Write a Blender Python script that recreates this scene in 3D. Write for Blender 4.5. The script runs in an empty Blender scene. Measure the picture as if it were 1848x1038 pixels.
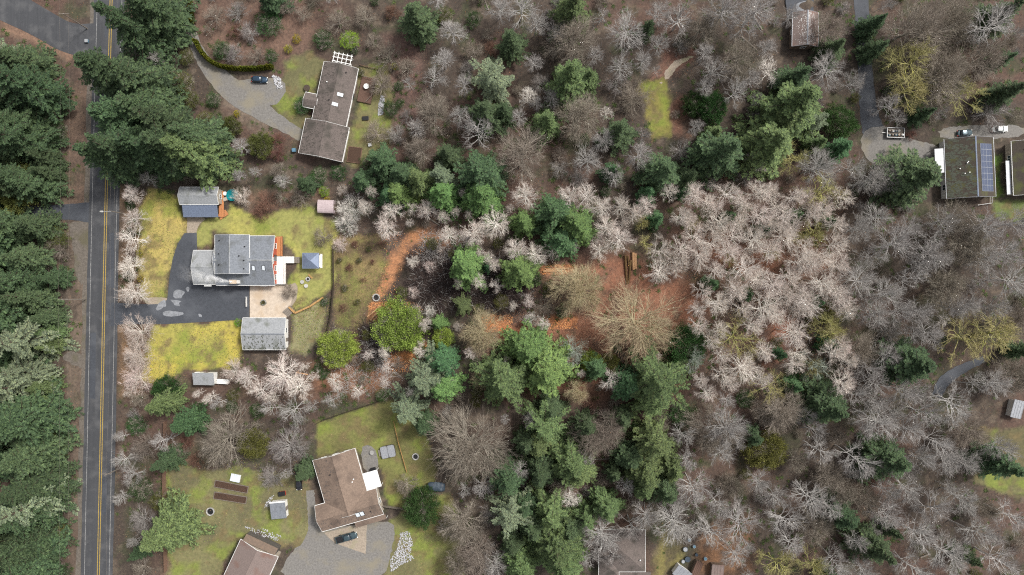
import bpy, math, random
import numpy as np
from mathutils import Vector, Matrix

# ------------------------------------------------------------------ camera, sky, sun, exposure
SC = bpy.context.scene
COL = SC.collection
HC = 190.0            # drone height in metres
S = 6.5               # photo pixels per metre on the ground
cam_d = bpy.data.cameras.new("camera")
cam = bpy.data.objects.new("camera", cam_d); COL.objects.link(cam)
cam.location = (0, 0, HC); cam.rotation_euler = (0, 0, 0)
cam_d.sensor_width = 36.0; cam_d.lens = 36.0 * HC / (1848 / S)
cam_d.clip_start = 1.0; cam_d.clip_end = 6000.0
SC.camera = cam
SUN_EL, SUN_AZ = 52.0, 55.0        # azimuth measured clockwise from +Y (top of the picture)
w = bpy.data.worlds.new("World"); SC.world = w; w.use_nodes = True
nt = w.node_tree; nt.nodes.clear()
sky = nt.nodes.new("ShaderNodeTexSky"); sky.sky_type = 'NISHITA'; sky.sun_disc = False
sky.sun_elevation = math.radians(SUN_EL); sky.sun_rotation = math.radians(SUN_AZ)
sky.air_density = 1.0; sky.dust_density = 4.0; sky.ozone_density = 1.0
hs = nt.nodes.new("ShaderNodeHueSaturation"); hs.inputs['Saturation'].default_value = 0.22
bg = nt.nodes.new("ShaderNodeBackground"); bg.inputs['Strength'].default_value = 0.108
wo = nt.nodes.new("ShaderNodeOutputWorld")
nt.links.new(sky.outputs[0], hs.inputs['Color']); nt.links.new(hs.outputs[0], bg.inputs['Color'])
nt.links.new(bg.outputs[0], wo.inputs['Surface'])
sl = bpy.data.lights.new("sun", 'SUN'); sl.energy = 2.1; sl.angle = math.radians(10); sl.color = (1.0, 0.955, 0.89)
so = bpy.data.objects.new("sun", sl); COL.objects.link(so)
a, e = math.radians(SUN_AZ), math.radians(SUN_EL)
sd = Vector((math.sin(a) * math.cos(e), math.cos(a) * math.cos(e), math.sin(e)))
so.rotation_euler = sd.to_track_quat('Z', 'Y').to_euler(); so.location = (0, 0, 250)
vs = SC.view_settings
vs.view_transform = 'Standard'; vs.look = 'None'; vs.gamma = 1.0; vs.use_curve_mapping = False
vs.exposure = 0.8
SC.cycles.volume_bounces = 16; SC.cycles.filter_width = 1.15; SC.cycles.use_denoising = False

# ------------------------------------------------------------------ helpers
R = math.radians
def P(px, py, z=0.0):
    """photo pixel + known height above ground -> world point"""
    k = (HC - z) / HC / S
    return Vector(((px - 924) * k, (519 - py) * k, z))
def mp(px): return px / S
rng = np.random.default_rng(11)
random.seed(11)

def link(o, parent=None):
    COL.objects.link(o)
    if parent is not None: o.parent = parent
    return o
def tag(o, label=None, cat=None, group=None, kind=None):
    if label: o["label"] = label
    if cat: o["category"] = cat
    if group: o["group"] = group
    if kind: o["kind"] = kind
    return o
def empty(name, loc, rz=0.0):
    o = bpy.data.objects.new(name, None); o.empty_display_size = 0.3
    o.location = loc; o.rotation_euler = (0, 0, rz); COL.objects.link(o); return o
def npmesh(name, V, F, mat=None, smooth=False, tint=None):
    """V (n,3); F (k,4) or (k,3) int array"""
    V = np.asarray(V, np.float32); F = np.asarray(F, np.int32)
    me = bpy.data.meshes.new(name)
    me.vertices.add(len(V)); me.vertices.foreach_set('co', V.ravel())
    k, n = F.shape
    me.loops.add(k * n); me.loops.foreach_set('vertex_index', F.ravel())
    me.polygons.add(k); me.polygons.foreach_set('loop_start', np.arange(k, dtype=np.int32) * n)
    try: me.polygons.foreach_set('loop_total', np.full(k, n, np.int32))
    except Exception: pass
    if smooth: me.polygons.foreach_set('use_smooth', np.ones(k, bool))
    if tint is not None:
        at = me.color_attributes.new('tint', 'FLOAT_COLOR', 'POINT')
        c = np.ones((len(V), 4), np.float32); c[:, :tint.shape[1]] = tint
        at.data.foreach_set('color', c.ravel())
    me.update(calc_edges=True)
    if mat: me.materials.append(mat)
    return me
def pymesh(name, V, F, mat=None, smooth=False):
    me = bpy.data.meshes.new(name); me.from_pydata([tuple(v) for v in V], [], F); me.update()
    if smooth: me.polygons.foreach_set('use_smooth', np.ones(len(me.polygons), bool))
    if mat: me.materials.append(mat)
    return me
class MB:
    """collects simple solids into one mesh"""
    def __init__(s): s.V = []; s.F = []
    def add(s, V, F):
        b = len(s.V); s.V += [Vector(v) for v in V]; s.F += [tuple(i + b for i in f) for f in F]; return s
    def box(s, x0, x1, y0, y1, z0, z1, M=None):
        V = [Vector((x, y, z)) for z in (z0, z1) for y in (y0, y1) for x in (x0, x1)]
        if M: V = [M @ v for v in V]
        return s.add(V, [(0, 2, 3, 1), (4, 5, 7, 6), (0, 1, 5, 4), (2, 6, 7, 3), (0, 4, 6, 2), (1, 3, 7, 5)])
    def prism(s, prof, l0, l1, axis='x'):
        """profile list of (u,z) extruded along axis"""
        n = len(prof)
        f = (lambda l, u, z: (l, u, z)) if axis == 'x' else (lambda l, u, z: (u, l, z))
        V = [f(l0, u, z) for u, z in prof] + [f(l1, u, z) for u, z in prof]
        F = [tuple(range(n)), tuple(range(2 * n - 1, n - 1, -1))]
        F += [(i, i + n, (i + 1) % n + n, (i + 1) % n) for i in range(n)]
        return s.add(V, F)
    def poly(s, pts, z0, z1):
        n = len(pts)
        V = [(p[0], p[1], z0) for p in pts] + [(p[0], p[1], z1) for p in pts]
        F = [tuple(range(n))[::-1], tuple(range(n, 2 * n))] + [(i, (i + 1) % n, (i + 1) % n + n, i + n) for i in range(n)]
        return s.add(V, F)
    def loft(s, rings, cap=True):
        n = len(rings[0]); V = [v for r in rings for v in r]; F = []
        for j in range(len(rings) - 1):
            for i in range(n):
                F.append((j * n + i, j * n + (i + 1) % n, (j + 1) * n + (i + 1) % n, (j + 1) * n + i))
        if cap: F += [tuple(range(n))[::-1], tuple(range((len(rings) - 1) * n, len(rings) * n))]
        return s.add(V, F)
    def cyl(s, c, r, z0, z1, n=14, r2=None):
        r2 = r if r2 is None else r2
        ring = lambda rr, z: [(c[0] + rr * math.cos(2 * math.pi * i / n), c[1] + rr * math.sin(2 * math.pi * i / n), z) for i in range(n)]
        return s.loft([ring(r, z0), ring(r2, z1)])
    def tube(s, a, b, r, r2=None, n=8):
        a, b = Vector(a), Vector(b); r2 = r if r2 is None else r2
        q = (b - a).to_track_quat('Z', 'Y')
        ring = lambda c, rr: [c + q @ Vector((rr * math.cos(2 * math.pi * i / n), rr * math.sin(2 * math.pi * i / n), 0)) for i in range(n)]
        return s.loft([ring(a, r), ring(b, r2)])
    def build(s, name, mat, parent=None, smooth=False, bevel=0):
        me = pymesh(name, s.V, s.F, mat, smooth)
        o = link(bpy.data.objects.new(name, me), parent)
        if bevel:
            m = o.modifiers.new('bevel', 'BEVEL'); m.width = bevel; m.segments = 2; m.limit_method = 'ANGLE'
        return o
def box(name, x0, x1, y0, y1, z0, z1, mat, parent=None, bevel=0):
    return MB().box(x0, x1, y0, y1, z0, z1).build(name, mat, parent, bevel=bevel)
def copy_tree(o, parent=None):
    c = o.copy(); COL.objects.link(c); c.parent = parent
    for ch in o.children: copy_tree(ch, c)
    return c

# ------------------------------------------------------------------ materials
MATS = {}
def mat(name, c, c2=None, scale=3.0, rough=0.85, bump=0.0, detail=6, rand=0.0, metal=0.0, tint=False, streak=None, spec=0.3, c3=None, scale2=0.25, transl=0.0, lo=.35, hi=.65, coords='Object'):
    m = bpy.data.materials.new(name); m.use_nodes = True; n = m.node_tree.nodes; l = m.node_tree.links
    b = n['Principled BSDF']; b.inputs['Roughness'].default_value = rough; b.inputs['Metallic'].default_value = metal
    b.inputs['Specular IOR Level'].default_value = spec
    tc = n.new('ShaderNodeTexCoord'); src = tc.outputs[coords]
    if streak:
        mpn = n.new('ShaderNodeMapping'); mpn.inputs['Scale'].default_value = streak; l.new(src, mpn.inputs[0]); src = mpn.outputs[0]
    nz = n.new('ShaderNodeTexNoise'); nz.inputs['Scale'].default_value = scale; nz.inputs['Detail'].default_value = detail
    nz.inputs['Roughness'].default_value = 0.65; l.new(src, nz.inputs['Vector'])
    mr = n.new('ShaderNodeMapRange'); mr.inputs[1].default_value = lo; mr.inputs[2].default_value = hi; l.new(nz.outputs['Fac'], mr.inputs[0])
    mx = n.new('ShaderNodeMix'); mx.data_type = 'RGBA'; l.new(mr.outputs[0], mx.inputs['Factor'])
    c2 = c2 or tuple(v * 0.75 for v in c)
    mx.inputs['A'].default_value = (*c, 1); mx.inputs['B'].default_value = (*c2, 1)
    out = mx.outputs['Result']
    if c3:
        n2 = n.new('ShaderNodeTexNoise'); n2.inputs['Scale'].default_value = scale2; n2.inputs['Detail'].default_value = 4; l.new(tc.outputs[coords], n2.inputs['Vector'])
        m2 = n.new('ShaderNodeMapRange'); m2.inputs[1].default_value = .5; m2.inputs[2].default_value = .68; l.new(n2.outputs['Fac'], m2.inputs[0])
        x2 = n.new('ShaderNodeMix'); x2.data_type = 'RGBA'; l.new(m2.outputs[0], x2.inputs['Factor']); l.new(out, x2.inputs['A'])
        x2.inputs['B'].default_value = (*c3, 1); out = x2.outputs['Result']
    if tint:
        at = n.new('ShaderNodeAttribute'); at.attribute_name = 'tint'
        x3 = n.new('ShaderNodeMix'); x3.data_type = 'RGBA'; x3.blend_type = 'MULTIPLY'; x3.inputs['Factor'].default_value = 1
        l.new(out, x3.inputs['A']); l.new(at.outputs['Color'], x3.inputs['B']); out = x3.outputs['Result']
    if rand:
        oi = n.new('ShaderNodeObjectInfo'); h = n.new('ShaderNodeHueSaturation')
        r1 = n.new('ShaderNodeMapRange'); r1.inputs[3].default_value = 1 - rand; r1.inputs[4].default_value = 1 + rand; l.new(oi.outputs['Random'], r1.inputs[0])
        l.new(r1.outputs[0], h.inputs['Value'])
        wn = n.new('ShaderNodeTexWhiteNoise'); wn.noise_dimensions = '1D'; l.new(oi.outputs['Random'], wn.inputs['W'])
        r2 = n.new('ShaderNodeMapRange'); r2.inputs[3].default_value = 0.5 - rand * .09; r2.inputs[4].default_value = 0.5 + rand * .09; l.new(wn.outputs['Value'], r2.inputs[0])
        l.new(r2.outputs[0], h.inputs['Hue']); l.new(out, h.inputs['Color']); out = h.outputs['Color']
    l.new(out, b.inputs['Base Color'])
    if transl:
        tr = n.new('ShaderNodeBsdfTranslucent'); ms = n.new('ShaderNodeMixShader'); ms.inputs[0].default_value = transl
        l.new(out, tr.inputs['Color']); l.new(b.outputs[0], ms.inputs[1]); l.new(tr.outputs[0], ms.inputs[2]); l.new(ms.outputs[0], n['Material Output'].inputs['Surface'])
    if bump:
        bp = n.new('ShaderNodeBump'); bp.inputs['Strength'].default_value = 0.6; bp.inputs['Distance'].default_value = bump
        l.new(nz.outputs['Fac'], bp.inputs['Height']); l.new(bp.outputs[0], b.inputs['Normal'])
    MATS[name] = m; return m

M = MATS
mat('ground', (1.18, 1.15, 1.1), (.55, .56, .58), 1.3, .95, .18, 9, tint=True, lo=.3, hi=.7)
mat('lawn', (1.2, 1.17, 1.1), (.68, .7, .66), 1.1, .95, .10, 9, tint=True, lo=.3, hi=.7)
mat('asphalt', (.060, .066, .078), (.045, .049, .058), 1.2, .75, .01, 8, c3=(.078, .084, .096), scale2=.12)
mat('road_asphalt', (.062, .064, .070), (.047, .049, .054), 1.0, .8, .01, 8, c3=(.085, .086, .09), scale2=.3, streak=(1.0, .04, 1))
mat('asphalt_pale', (.25, .26, .28), (.15, .158, .17), 1.5, .8, .01)
mat('gravel', (.205, .195, .182), (.13, .123, .115), 2.2, .95, .05, 9, c3=(.2, .18, .14), scale2=.2)  # lanes and yards outside the lot: dimming put into the grey
mat('gravel_tan', (.34, .285, .225), (.23, .19, .15), 2.0, .95, .04, 9, c3=(.24, .22, .14), scale2=.3)
mat('concrete', (.52, .44, .355), (.39, .325, .26), .9, .9, .02, 8, c3=(.42, .33, .24), scale2=.25)
mat('kerb', (.36, .34, .31), (.26, .25, .23), 2, .9)
mat('yellow_paint', (.44, .30, .06), (.26, .19, .06), 2, .7)
mat('white_paint', (.34, .34, .335), (.12, .12, .12), 1.5, .7)
mat('shingle_grey', (.20, .215, .24), (.125, .136, .153), 2.6, .9, .02, 9, c3=(.115, .122, .128), scale2=.4)
mat('shingle_light', (.30, .31, .32), (.205, .214, .223), 2.6, .9, .02, 9, c3=(.15, .158, .145), scale2=.42)
mat('shingle_brown', (.145, .120, .108), (.095, .079, .072), 2.4, .92, .02, 9, c3=(.065, .058, .05), scale2=.32)
mat('shingle_tan', (.215, .158, .122), (.145, .107, .084), 2.4, .92, .02, 9, c3=(.115, .085, .068), scale2=.28)
mat('shingle_dark', (.062, .050, .040), (.045, .038, .03), 2.4, .92, .02, 9, c3=(.075, .078, .03), scale2=.35)
mat('shingle_pink', (.20, .155, .14), (.15, .118, .108), 3.0, .92, .02, 8, c3=(.16, .09, .07), scale2=.25)
mat('moss_roof', (.085, .092, .07), (.06, .065, .05), 4, .95, .03)
mat('moss_brown', (.085, .074, .064), (.065, .057, .05), 4, .95)
mat('metal_blue', (.165, .20, .275), (.14, .17, .235), 1.5, .5, metal=.3)
mat('metal_ridge', (.20, .24, .31), (.17, .2, .27), 2, .5, metal=.3)
mat('metal_pink', (.46, .38, .385), (.38, .31, .315), 1.5, .55, metal=.1)
mat('metal_grey', (.33, .34, .36), (.26, .27, .29), 2, .5, metal=.4)
mat('steel', (.4, .4, .4), (.3, .3, .3), 3, .4, metal=.8)
mat('wall_white', (.72, .71, .68), (.62, .61, .58), 2, .8)
mat('wall_red', (.42, .095, .055), (.34, .08, .05), 2, .8)
mat('wall_tan', (.38, .33, .27), (.31, .27, .22), 2, .85)
mat('wall_brown', (.16, .115, .085), (.12, .09, .07), 2, .85)
mat('wall_blue', (.20, .23, .26), (.16, .19, .22), 2, .85)
mat('wall_dark', (.10, .09, .08), (.07, .065, .06), 2, .85)
mat('trim_white', (.75, .75, .73), (.64, .64, .62), 3, .6)
mat('glass', (.03, .04, .05), (.02, .03, .04), 1, .08, spec=.6)
mat('skylight', (.62, .66, .68), (.52, .56, .6), 1, .15, spec=.6)
mat('deck_white', (.74, .71, .66), (.6, .57, .52), 1.4, .8)
mat('deck_cedar', (.48, .21, .085), (.36, .15, .065), 3, .8, streak=(1, 8, 1))
mat('deck_brown', (.13, .075, .055), (.09, .055, .042), 3, .85, streak=(1, 8, 1))
mat('timber', (.42, .25, .10), (.30, .18, .075), 4, .85, streak=(1, 6, 6))
mat('wood_grey', (.22, .19, .16), (.15, .13, .11), 4, .9, streak=(6, 1, 1))
mat('wood_dark', (.075, .055, .042), (.05, .04, .03), 4, .9)
mat('fence_brown', (.20, .12, .085), (.14, .085, .06), 4, .9)
mat('log_bark', (.16, .095, .04), (.095, .06, .028), 5, .95, .03)
mat('log_cut', (.50, .30, .16), (.36, .21, .11), 4, .9)
mat('brick', (.36, .30, .26), (.26, .21, .18), 6, .9, .02)
mat('stone', (.42, .41, .39), (.26, .255, .245), 1.2, .9, .05, rand=.25)
mat('tarp_teal', (.0, .22, .24), (.0, .17, .19), 2, .5)
mat('tarp_blue', (.11, .22, .30), (.07, .15, .22), 2, .6)
mat('tarp_dark', (.055, .075, .10), (.035, .05, .065), .8, .5, c3=(.14, .17, .2), scale2=.6)
mat('black', (.015, .015, .017), (.01, .01, .012), 3, .6)
mat('rubber', (.02, .02, .02), (.014, .014, .014), 8, .9)
mat('car_blue', (.028, .055, .09), (.026, .05, .083), 1, .25, metal=.4, spec=.6)
mat('car_green', (.055, .085, .10), (.05, .078, .09), 1, .28, metal=.4, spec=.6)
mat('car_dark', (.025, .025, .03), (.022, .022, .027), 1, .28, metal=.3, spec=.6)
mat('car_white', (.62, .64, .62), (.56, .58, .56), 1, .3, spec=.6)
mat('light_red', (.4, .02, .015), (.3, .02, .015), 2, .3)
mat('light_white', (.8, .8, .75), (.7, .7, .66), 2, .2)
mat('solar', (.045, .06, .11), (.035, .048, .09), .8, .18, spec=.6)
mat('plastic_green', (.1, .25, .08), (.08, .2, .06), 2, .6)
mat('soil', (.075, .045, .03), (.05, .03, .022), 5, .95, .05)
mat('galv', (.42, .43, .44), (.34, .35, .36), 2, .5, metal=.5)
# vegetation
mat('bark_alder', (.84, .80, .74), (.66, .61, .55), 2.5, .9, rand=.14)
mat('twig_alder', (.64, .545, .49), (.45, .36, .315), 1.0, .95, rand=.2)
mat('bark_grey_dim', (.52, .50, .475), (.38, .365, .345), 2.5, .9, rand=.16)  # bark and twig tones dimmed for bare trees outside the lot
mat('twig_grey_dim', (.28, .25, .232), (.20, .178, .165), 1.0, .95, rand=.2)
mat('bark_maple', (.56, .50, .32), (.42, .38, .22), 2.0, .9, rand=.12)
mat('twig_maple', (.46, .355, .235), (.33, .25, .16), 1.0, .95, rand=.14)
mat('bark_umber', (.42, .375, .315), (.30, .265, .22), 2.0, .9, rand=.14)
mat('twig_umber', (.26, .215, .175), (.18, .15, .12), 1.0, .95, rand=.16)
mat('bark_moss', (.33, .32, .06), (.46, .43, .24), 1.6, .95, rand=.14)
mat('twig_moss', (.42, .385, .19), (.30, .28, .11), 1.0, .95, rand=.16)
mat('bark_lichen', (.36, .40, .335), (.27, .30, .25), 2.0, .95, rand=.1)
mat('twig_lichen', (.33, .37, .31), (.25, .28, .23), 1.0, .95, rand=.1)
mat('twig_red', (.22, .115, .085), (.15, .08, .06), 1.0, .95, rand=.2)
mat('bark_fir', (.10, .075, .055), (.07, .055, .04), 3, .95)
mat('needle_dark', (1.1, 1.1, 1.1), (.72, .74, .74), 1.2, .75, tint=True, rand=.22, transl=.22)
for nm, c in (('fir', (.072, .115, .055)), ('fir_light', (.118, .168, .068)), ('hemlock', (.135, .225, .075)), ('fir_blue', (.070, .140, .062)), ('cedar_yellow', (.27, .355, .075)), ('evergreen', (.040, .095, .028)), ('evergreen_lime', (.22, .40, .03)), ('gold', (.36, .31, .025)), ('fir_silver', (.18, .225, .14)), ('hedge', (.17, .19, .022)), ('mossbush', (.115, .125, .035)), ('fern', (.075, .11, .03))):  # plain fir green is darkened to suit the dimmed woods outside the lot
    mat('leaf_' + nm, tuple(v * 1.2 for v in c), tuple(v * .72 for v in c), 1.2, .8, tint=True, rand=.2, transl=.22)

# ------------------------------------------------------------------ noise and polygons on the ground
def vnoise(x, y, sc, seed=0):
    r = np.random.default_rng(seed); T = r.random((128, 128))
    u = x / sc + 40.3; v = y / sc + 40.7
    i = np.floor(u).astype(int); j = np.floor(v).astype(int); fu = u - i; fv = v - j
    fu = fu * fu * (3 - 2 * fu); fv = fv * fv * (3 - 2 * fv)
    g = lambda a, b: T[a % 128, b % 128]
    return (g(i, j) * (1 - fu) + g(i + 1, j) * fu) * (1 - fv) + (g(i, j + 1) * (1 - fu) + g(i + 1, j + 1) * fu) * fv
def fbm(x, y, sc, seed=0, o=4):
    s = 0; a = 1; t = 0
    for k in range(o):
        s = s + a * vnoise(x, y, sc / 2 ** k, seed + k * 17); t += a; a *= .55
    return s / t
def sdist(x, y, poly):
    """signed distance (positive inside) in pixels"""
    p = np.array(poly, float); d = np.full(x.shape, 1e9); ins = np.zeros(x.shape, bool)
    for k in range(len(p)):
        a = p[k]; b = p[(k + 1) % len(p)]; ex, ey = b - a
        t = np.clip(((x - a[0]) * ex + (y - a[1]) * ey) / (ex * ex + ey * ey + 1e-9), 0, 1)
        d = np.minimum(d, np.hypot(x - a[0] - t * ex, y - a[1] - t * ey))
        c = ((a[1] > y) != (b[1] > y)) & (x < ex * (y - a[1]) / (ey + 1e-12) + a[0]); ins ^= c
    return np.where(ins, d, -d)
# lawns: (outline in photo pixels, colour a, colour b)
YEL, OLV, GRN = (.40, .33, .085), (.26, .245, .085), (.245, .30, .07)
LAWNS = [
    ([(262,342),(322,352),(328,394),(337,394),(337,421),(322,440),(311,470),(305,505),(302,536),(262,542),(250,500),(254,430),(252,380)], (.42,.335,.11), (.30,.255,.095)),
    ([(358,418),(372,398),(400,388),(412,368),(440,378),(470,396),(520,374),(556,368),(582,390),(600,402),(604,445),(603,515),(584,534),(534,561),(524,548),(522,515),(533,478),(512,428),(386,422),(384,447),(357,447)], (.34,.315,.095), (.25,.25,.085)),
    ([(278,587),(438,579),(438,632),(430,664),(344,664),(300,688),(258,690),(262,640)], (.40,.335,.075), (.30,.275,.075)),
    ([(524,572),(582,543),(592,560),(578,606),(548,640),(520,634)], (.27,.25,.14), (.20,.19,.11)),
    ([(605,425),(690,420),(700,470),(672,540),(648,590),(606,590),(604,500)], (.235,.18,.085), (.085,.06,.046)),
    ([(505,112),(560,95),(586,108),(566,165),(552,210),(540,240),(505,215),(485,185),(510,160)], (0.147,0.140,0.070), (0.111,0.104,0.055)),  # from here on, lawns outside the lot: colours dimmed and dulled
    ([(640,126),(690,116),(708,150),(712,190),(700,255),(692,296),(632,300),(622,292),(642,200)], (0.158,0.148,0.071), (0.118,0.105,0.056)),
    ([(1146,158),(1160,148),(1184,152),(1202,146),(1207,172),(1204,196),(1214,222),(1212,250),(1196,244),(1180,252),(1174,224),(1160,206),(1162,180)], (0.211,0.190,0.054), (0.133,0.120,0.046)),
    ([(308,830),(375,852),(420,845),(470,850),(560,870),(566,930),(560,990),(505,985),(470,955),(430,975),(400,1042),(300,1042),(304,900)], (0.170,0.160,0.080), (0.123,0.113,0.064)),
    ([(570,762),(700,724),(762,745),(790,850),(770,930),(700,912),(684,850),(640,806),(572,826)], (0.170,0.177,0.059), (0.126,0.119,0.050)),
    ([(735,905),(812,890),(835,960),(838,1045),(690,1045),(705,960)], (0.170,0.167,0.069), (0.127,0.120,0.061)),
    ([(1788,366),(1860,362),(1860,398),(1790,392)], (0.121,0.156,0.051), (0.081,0.102,0.043)),
    ([(1786,275),(1806,275),(1808,358),(1790,358)], (0.106,0.169,0.040), (0.090,0.131,0.037)),
    ([(1752,775),(1860,770),(1860,905),(1760,870)], (0.151,0.147,0.071), (0.111,0.100,0.055)),
]
# bare earth, leaf litter, bramble tones on the forest floor: outline, feather px, colour
ZONES = [
    ([(985,478),(1135,458),(1190,495),(1285,520),(1275,575),(1250,605),(1080,625),(985,640),(900,650),(880,620),(905,585),(985,592),(1060,560),(1080,510),(985,500)], 14, (.255,.122,.078)),
    ([(1225,430),(1500,430),(1500,500),(1300,500)], 30, (.235,.115,.075)),
    ([(1390,560),(1430,560),(1425,640),(1385,660)], 12, (.24,.105,.07)),
    ([(880,650),(1000,620),(1230,625),(1230,715),(880,715)], 20, (.16,.08,.05)),
    ([(730,462),(790,452),(905,466),(945,520),(930,560),(870,570),(770,560),(712,530)], 9, (.032,.022,.021)), ([(645,590),(668,600),(672,640),(650,640),(638,615)], 6, (.035,.025,.024)),
    ([(735,418),(775,418),(770,432),(745,440),(712,500),(686,545),(668,545),(690,490),(715,450)], 6, (.40,.195,.10)),
    ([(660,545),(690,545),(680,580),(660,580)], 6, (.42,.20,.09)),
    ([(690,660),(745,630),(775,620),(770,632),(735,655),(695,672)], 5, (.45,.19,.07)),
    ([(870,572),(920,585),(925,598),(880,590)], 6, (.46,.19,.075)),
    ([(975,480),(1035,480),(1035,495),(975,492)], 5, (.46,.22,.11)),
    ([(985,575),(1040,578),(1040,592),(985,592)], 6, (.42,.17,.075)),
    ([(600,650),(720,650),(720,715),(560,715),(560,660)], 16, (.20,.105,.065)),
    ([(640,640),(668,650),(700,690),(690,705),(640,700)], 10, (.30,.155,.09)), ([(690,548),(740,552),(732,560),(690,566)], 6, (.40,.18,.08)), ([(760,415),(800,420),(830,440),(800,445),(762,432)], 8, (.34,.16,.08)), ([(900,585),(985,590),(985,612),(905,612)], 8, (.33,.13,.065)),
    ([(640,590),(690,640),(650,650),(630,620)], 10, (.14,.08,.055)),
    ([(430,690),(560,700),(560,716),(430,716)], 8, (.13,.09,.065)),
    ([(215,340),(255,340),(252,540),(215,540)], 8, (.17,.115,.075)),
    ([(215,590),(262,590),(262,716),(215,716)], 8, (.19,.12,.07)),
    ([(440,342),(600,342),(575,366),(520,368),(470,392),(450,378)], 8, (.17,.11,.08)),
    ([(350,10),(560,0),(560,90),(500,110),(395,115),(360,70)], 15, (.165,.105,.080)),
    ([(690,60),(760,60),(770,220),(715,250)], 15, (.15,.095,.08)),
    ([(1200,90),(1262,90),(1215,140),(1165,160),(1195,120)], 6, (.19,.10,.075)),
    ([(1205,170),(1245,170),(1240,250),(1215,245)], 8, (.16,.085,.06)),
    ([(1270,960),(1360,930),(1360,1040),(1250,1040)], 12, (.19,.105,.06)),
    ([(1195,960),(1230,960),(1230,1010),(1195,1040),(1180,1040)], 8, (.20,.175,.065)),
    ([(0,22),(60,48),(120,75),(145,100),(120,105),(70,80),(0,58)], 5, (.22,.14,.10)),
    ([(128,160),(160,150),(160,372),(112,372)], 6, (.15,.105,.08)),
    ([(120,400),(155,398),(155,1040),(125,1040)], 5, (.15,.115,.09)),
    ([(425,150),(490,215),(470,240),(400,190)], 12, (.19,.15,.12)),
    ([(300,770),(345,770),(345,860),(304,1040),(294,1040)], 8, (.17,.115,.08)),
    ([(540,860),(562,860),(562,940),(545,945)], 6, (.21,.15,.09)),
]
def ground_tint(x, y):
    """x,y in metres -> base colour (n,3) and lawn membership"""
    k = 1 / S
    px = 924 + x * S; py = 519 - y * S
    wx = px + 22 * (fbm(x, y, 6, 3) - .5) + 5 * (vnoise(x, y, 1.0, 5) - .5)
    wy = py + 22 * (fbm(x, y, 6, 9) - .5) + 5 * (vnoise(x, y, 1.0, 6) - .5)
    n1 = fbm(x, y, 18, 21); n2 = fbm(x, y, 5, 33); n3 = fbm(x, y, 2.2, 41, 3)
    c = np.empty((len(x), 3)); base = np.array((.070, .055, .045)); red = np.array((.105, .068, .054)); grn = np.array((.062, .066, .038)); tan = np.array((.145, .115, .088))  # floor tones darkened and greyed towards the dimming outside the lot
    def lerp(c, col, m): return c * (1 - m[:, None]) + np.array(col) * m[:, None]
    c[:] = base
    c = lerp(c, red, np.clip((n1 - .45) * 5, 0, 1)); c = lerp(c, grn, np.clip((n2 - .56) * 6, 0, 1) * .8); c = lerp(c, tan, np.clip((n3 - .6) * 6, 0, 1) * .7)
    near = (px > -200) & (px < 2050) & (py > -200) & (py < 1240)
    ii = np.where(near)[0]; lawn = np.zeros(len(x), int)
    fx, fy = wx[ii], wy[ii]; cc = c[ii]; nn2 = n2[ii]; nn3 = n3[ii]; nn1 = fbm(x[ii], y[ii], 9, 77)
    for poly, f, col in ZONES:
        d = sdist(fx, fy, poly)
        cc = lerp(cc, np.array(col) , np.clip((d + f) / (2 * f), 0, 1) * np.clip(.85 + (nn3 - .5) * 2.4, .25, 1))
    GA = [.7] * len(LAWNS); GA[4] = .4
    for li, (poly, ca, cb) in enumerate(LAWNS):
        d = sdist(fx, fy, poly); m = np.clip((d + 3) / 5, 0, 1)
        g = np.array(cb)[None] * (1 - np.clip((nn1 - .35) * 3.2, 0, 1))[:, None] + np.array(ca)[None] * np.clip((nn1 - .35) * 3.2, 0, 1)[:, None]
        g = g * (1 - GA[li] * np.clip((nn2 - .53) * 6, 0, 1))[:, None] + np.array((.17, .215, .04))[None] * GA[li] * np.clip((nn2 - .53) * 6, 0, 1)[:, None]
        g = g * (1 - .75 * np.clip((.45 - nn3) * 6, 0, 1))[:, None] + np.array((.15, .115, .06))[None] * .75 * np.clip((.45 - nn3) * 6, 0, 1)[:, None]
        cc = cc * (1 - m[:, None]) + g * m[:, None]
        lawn[ii[d > 0]] = li + 1
    c[ii] = cc
    return c, lawn
# one sheet: fine in view, coarse out to the horizon
STEP = .62
gx = np.concatenate([-np.geomspace(3200, 165, 14), np.arange(-158, 158.1, STEP), np.geomspace(165, 3200, 14)])
gy = np.concatenate([-np.geomspace(3200, 100, 16), np.arange(-95, 95.1, STEP), np.geomspace(100, 3200, 16)])
X, Y = np.meshgrid(gx, gy); nx, ny = len(gx), len(gy)
xf, yf = X.ravel(), Y.ravel()
TINT, LID = ground_tint(xf, yf)
PAVED = []     # polygons in photo pixels kept flat and free of plants
FLAT_PX = [([(1660,630),(1860,630),(1860,900),(1660,760)],), ([(205,340),(640,340),(700,720),(205,720)],), ([(140,-40),(730,-40),(730,345),(140,345)],), ([(280,715),(850,715),(850,1080),(280,1080)],), ([(1540,-40),(1900,-40),(1900,400),(1540,400)],), ([(1040,930),(1340,930),(1340,1080),(1040,1080)],), ([(-60,-60),(215,-60),(215,1100),(-60,1100)],)]
pxg, pyg = 924 + xf * S, 519 - yf * S
flat = np.zeros(len(xf))
for (pl,) in FLAT_PX: flat = np.maximum(flat, np.clip((sdist(pxg, pyg, pl) + 30) / 30, 0, 1))
Z = (fbm(xf, yf, 7, 51) - .5) * .9 * (1 - flat) * ((np.abs(xf) < 150) & (np.abs(yf) < 90))
Z = np.minimum(Z, .25)
def gz(x, y):
    i = int(np.clip(np.searchsorted(gx, x), 1, nx - 1)); j = int(np.clip(np.searchsorted(gy, y), 1, ny - 1))
    return float(Z.reshape(ny, nx)[j, i])
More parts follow.
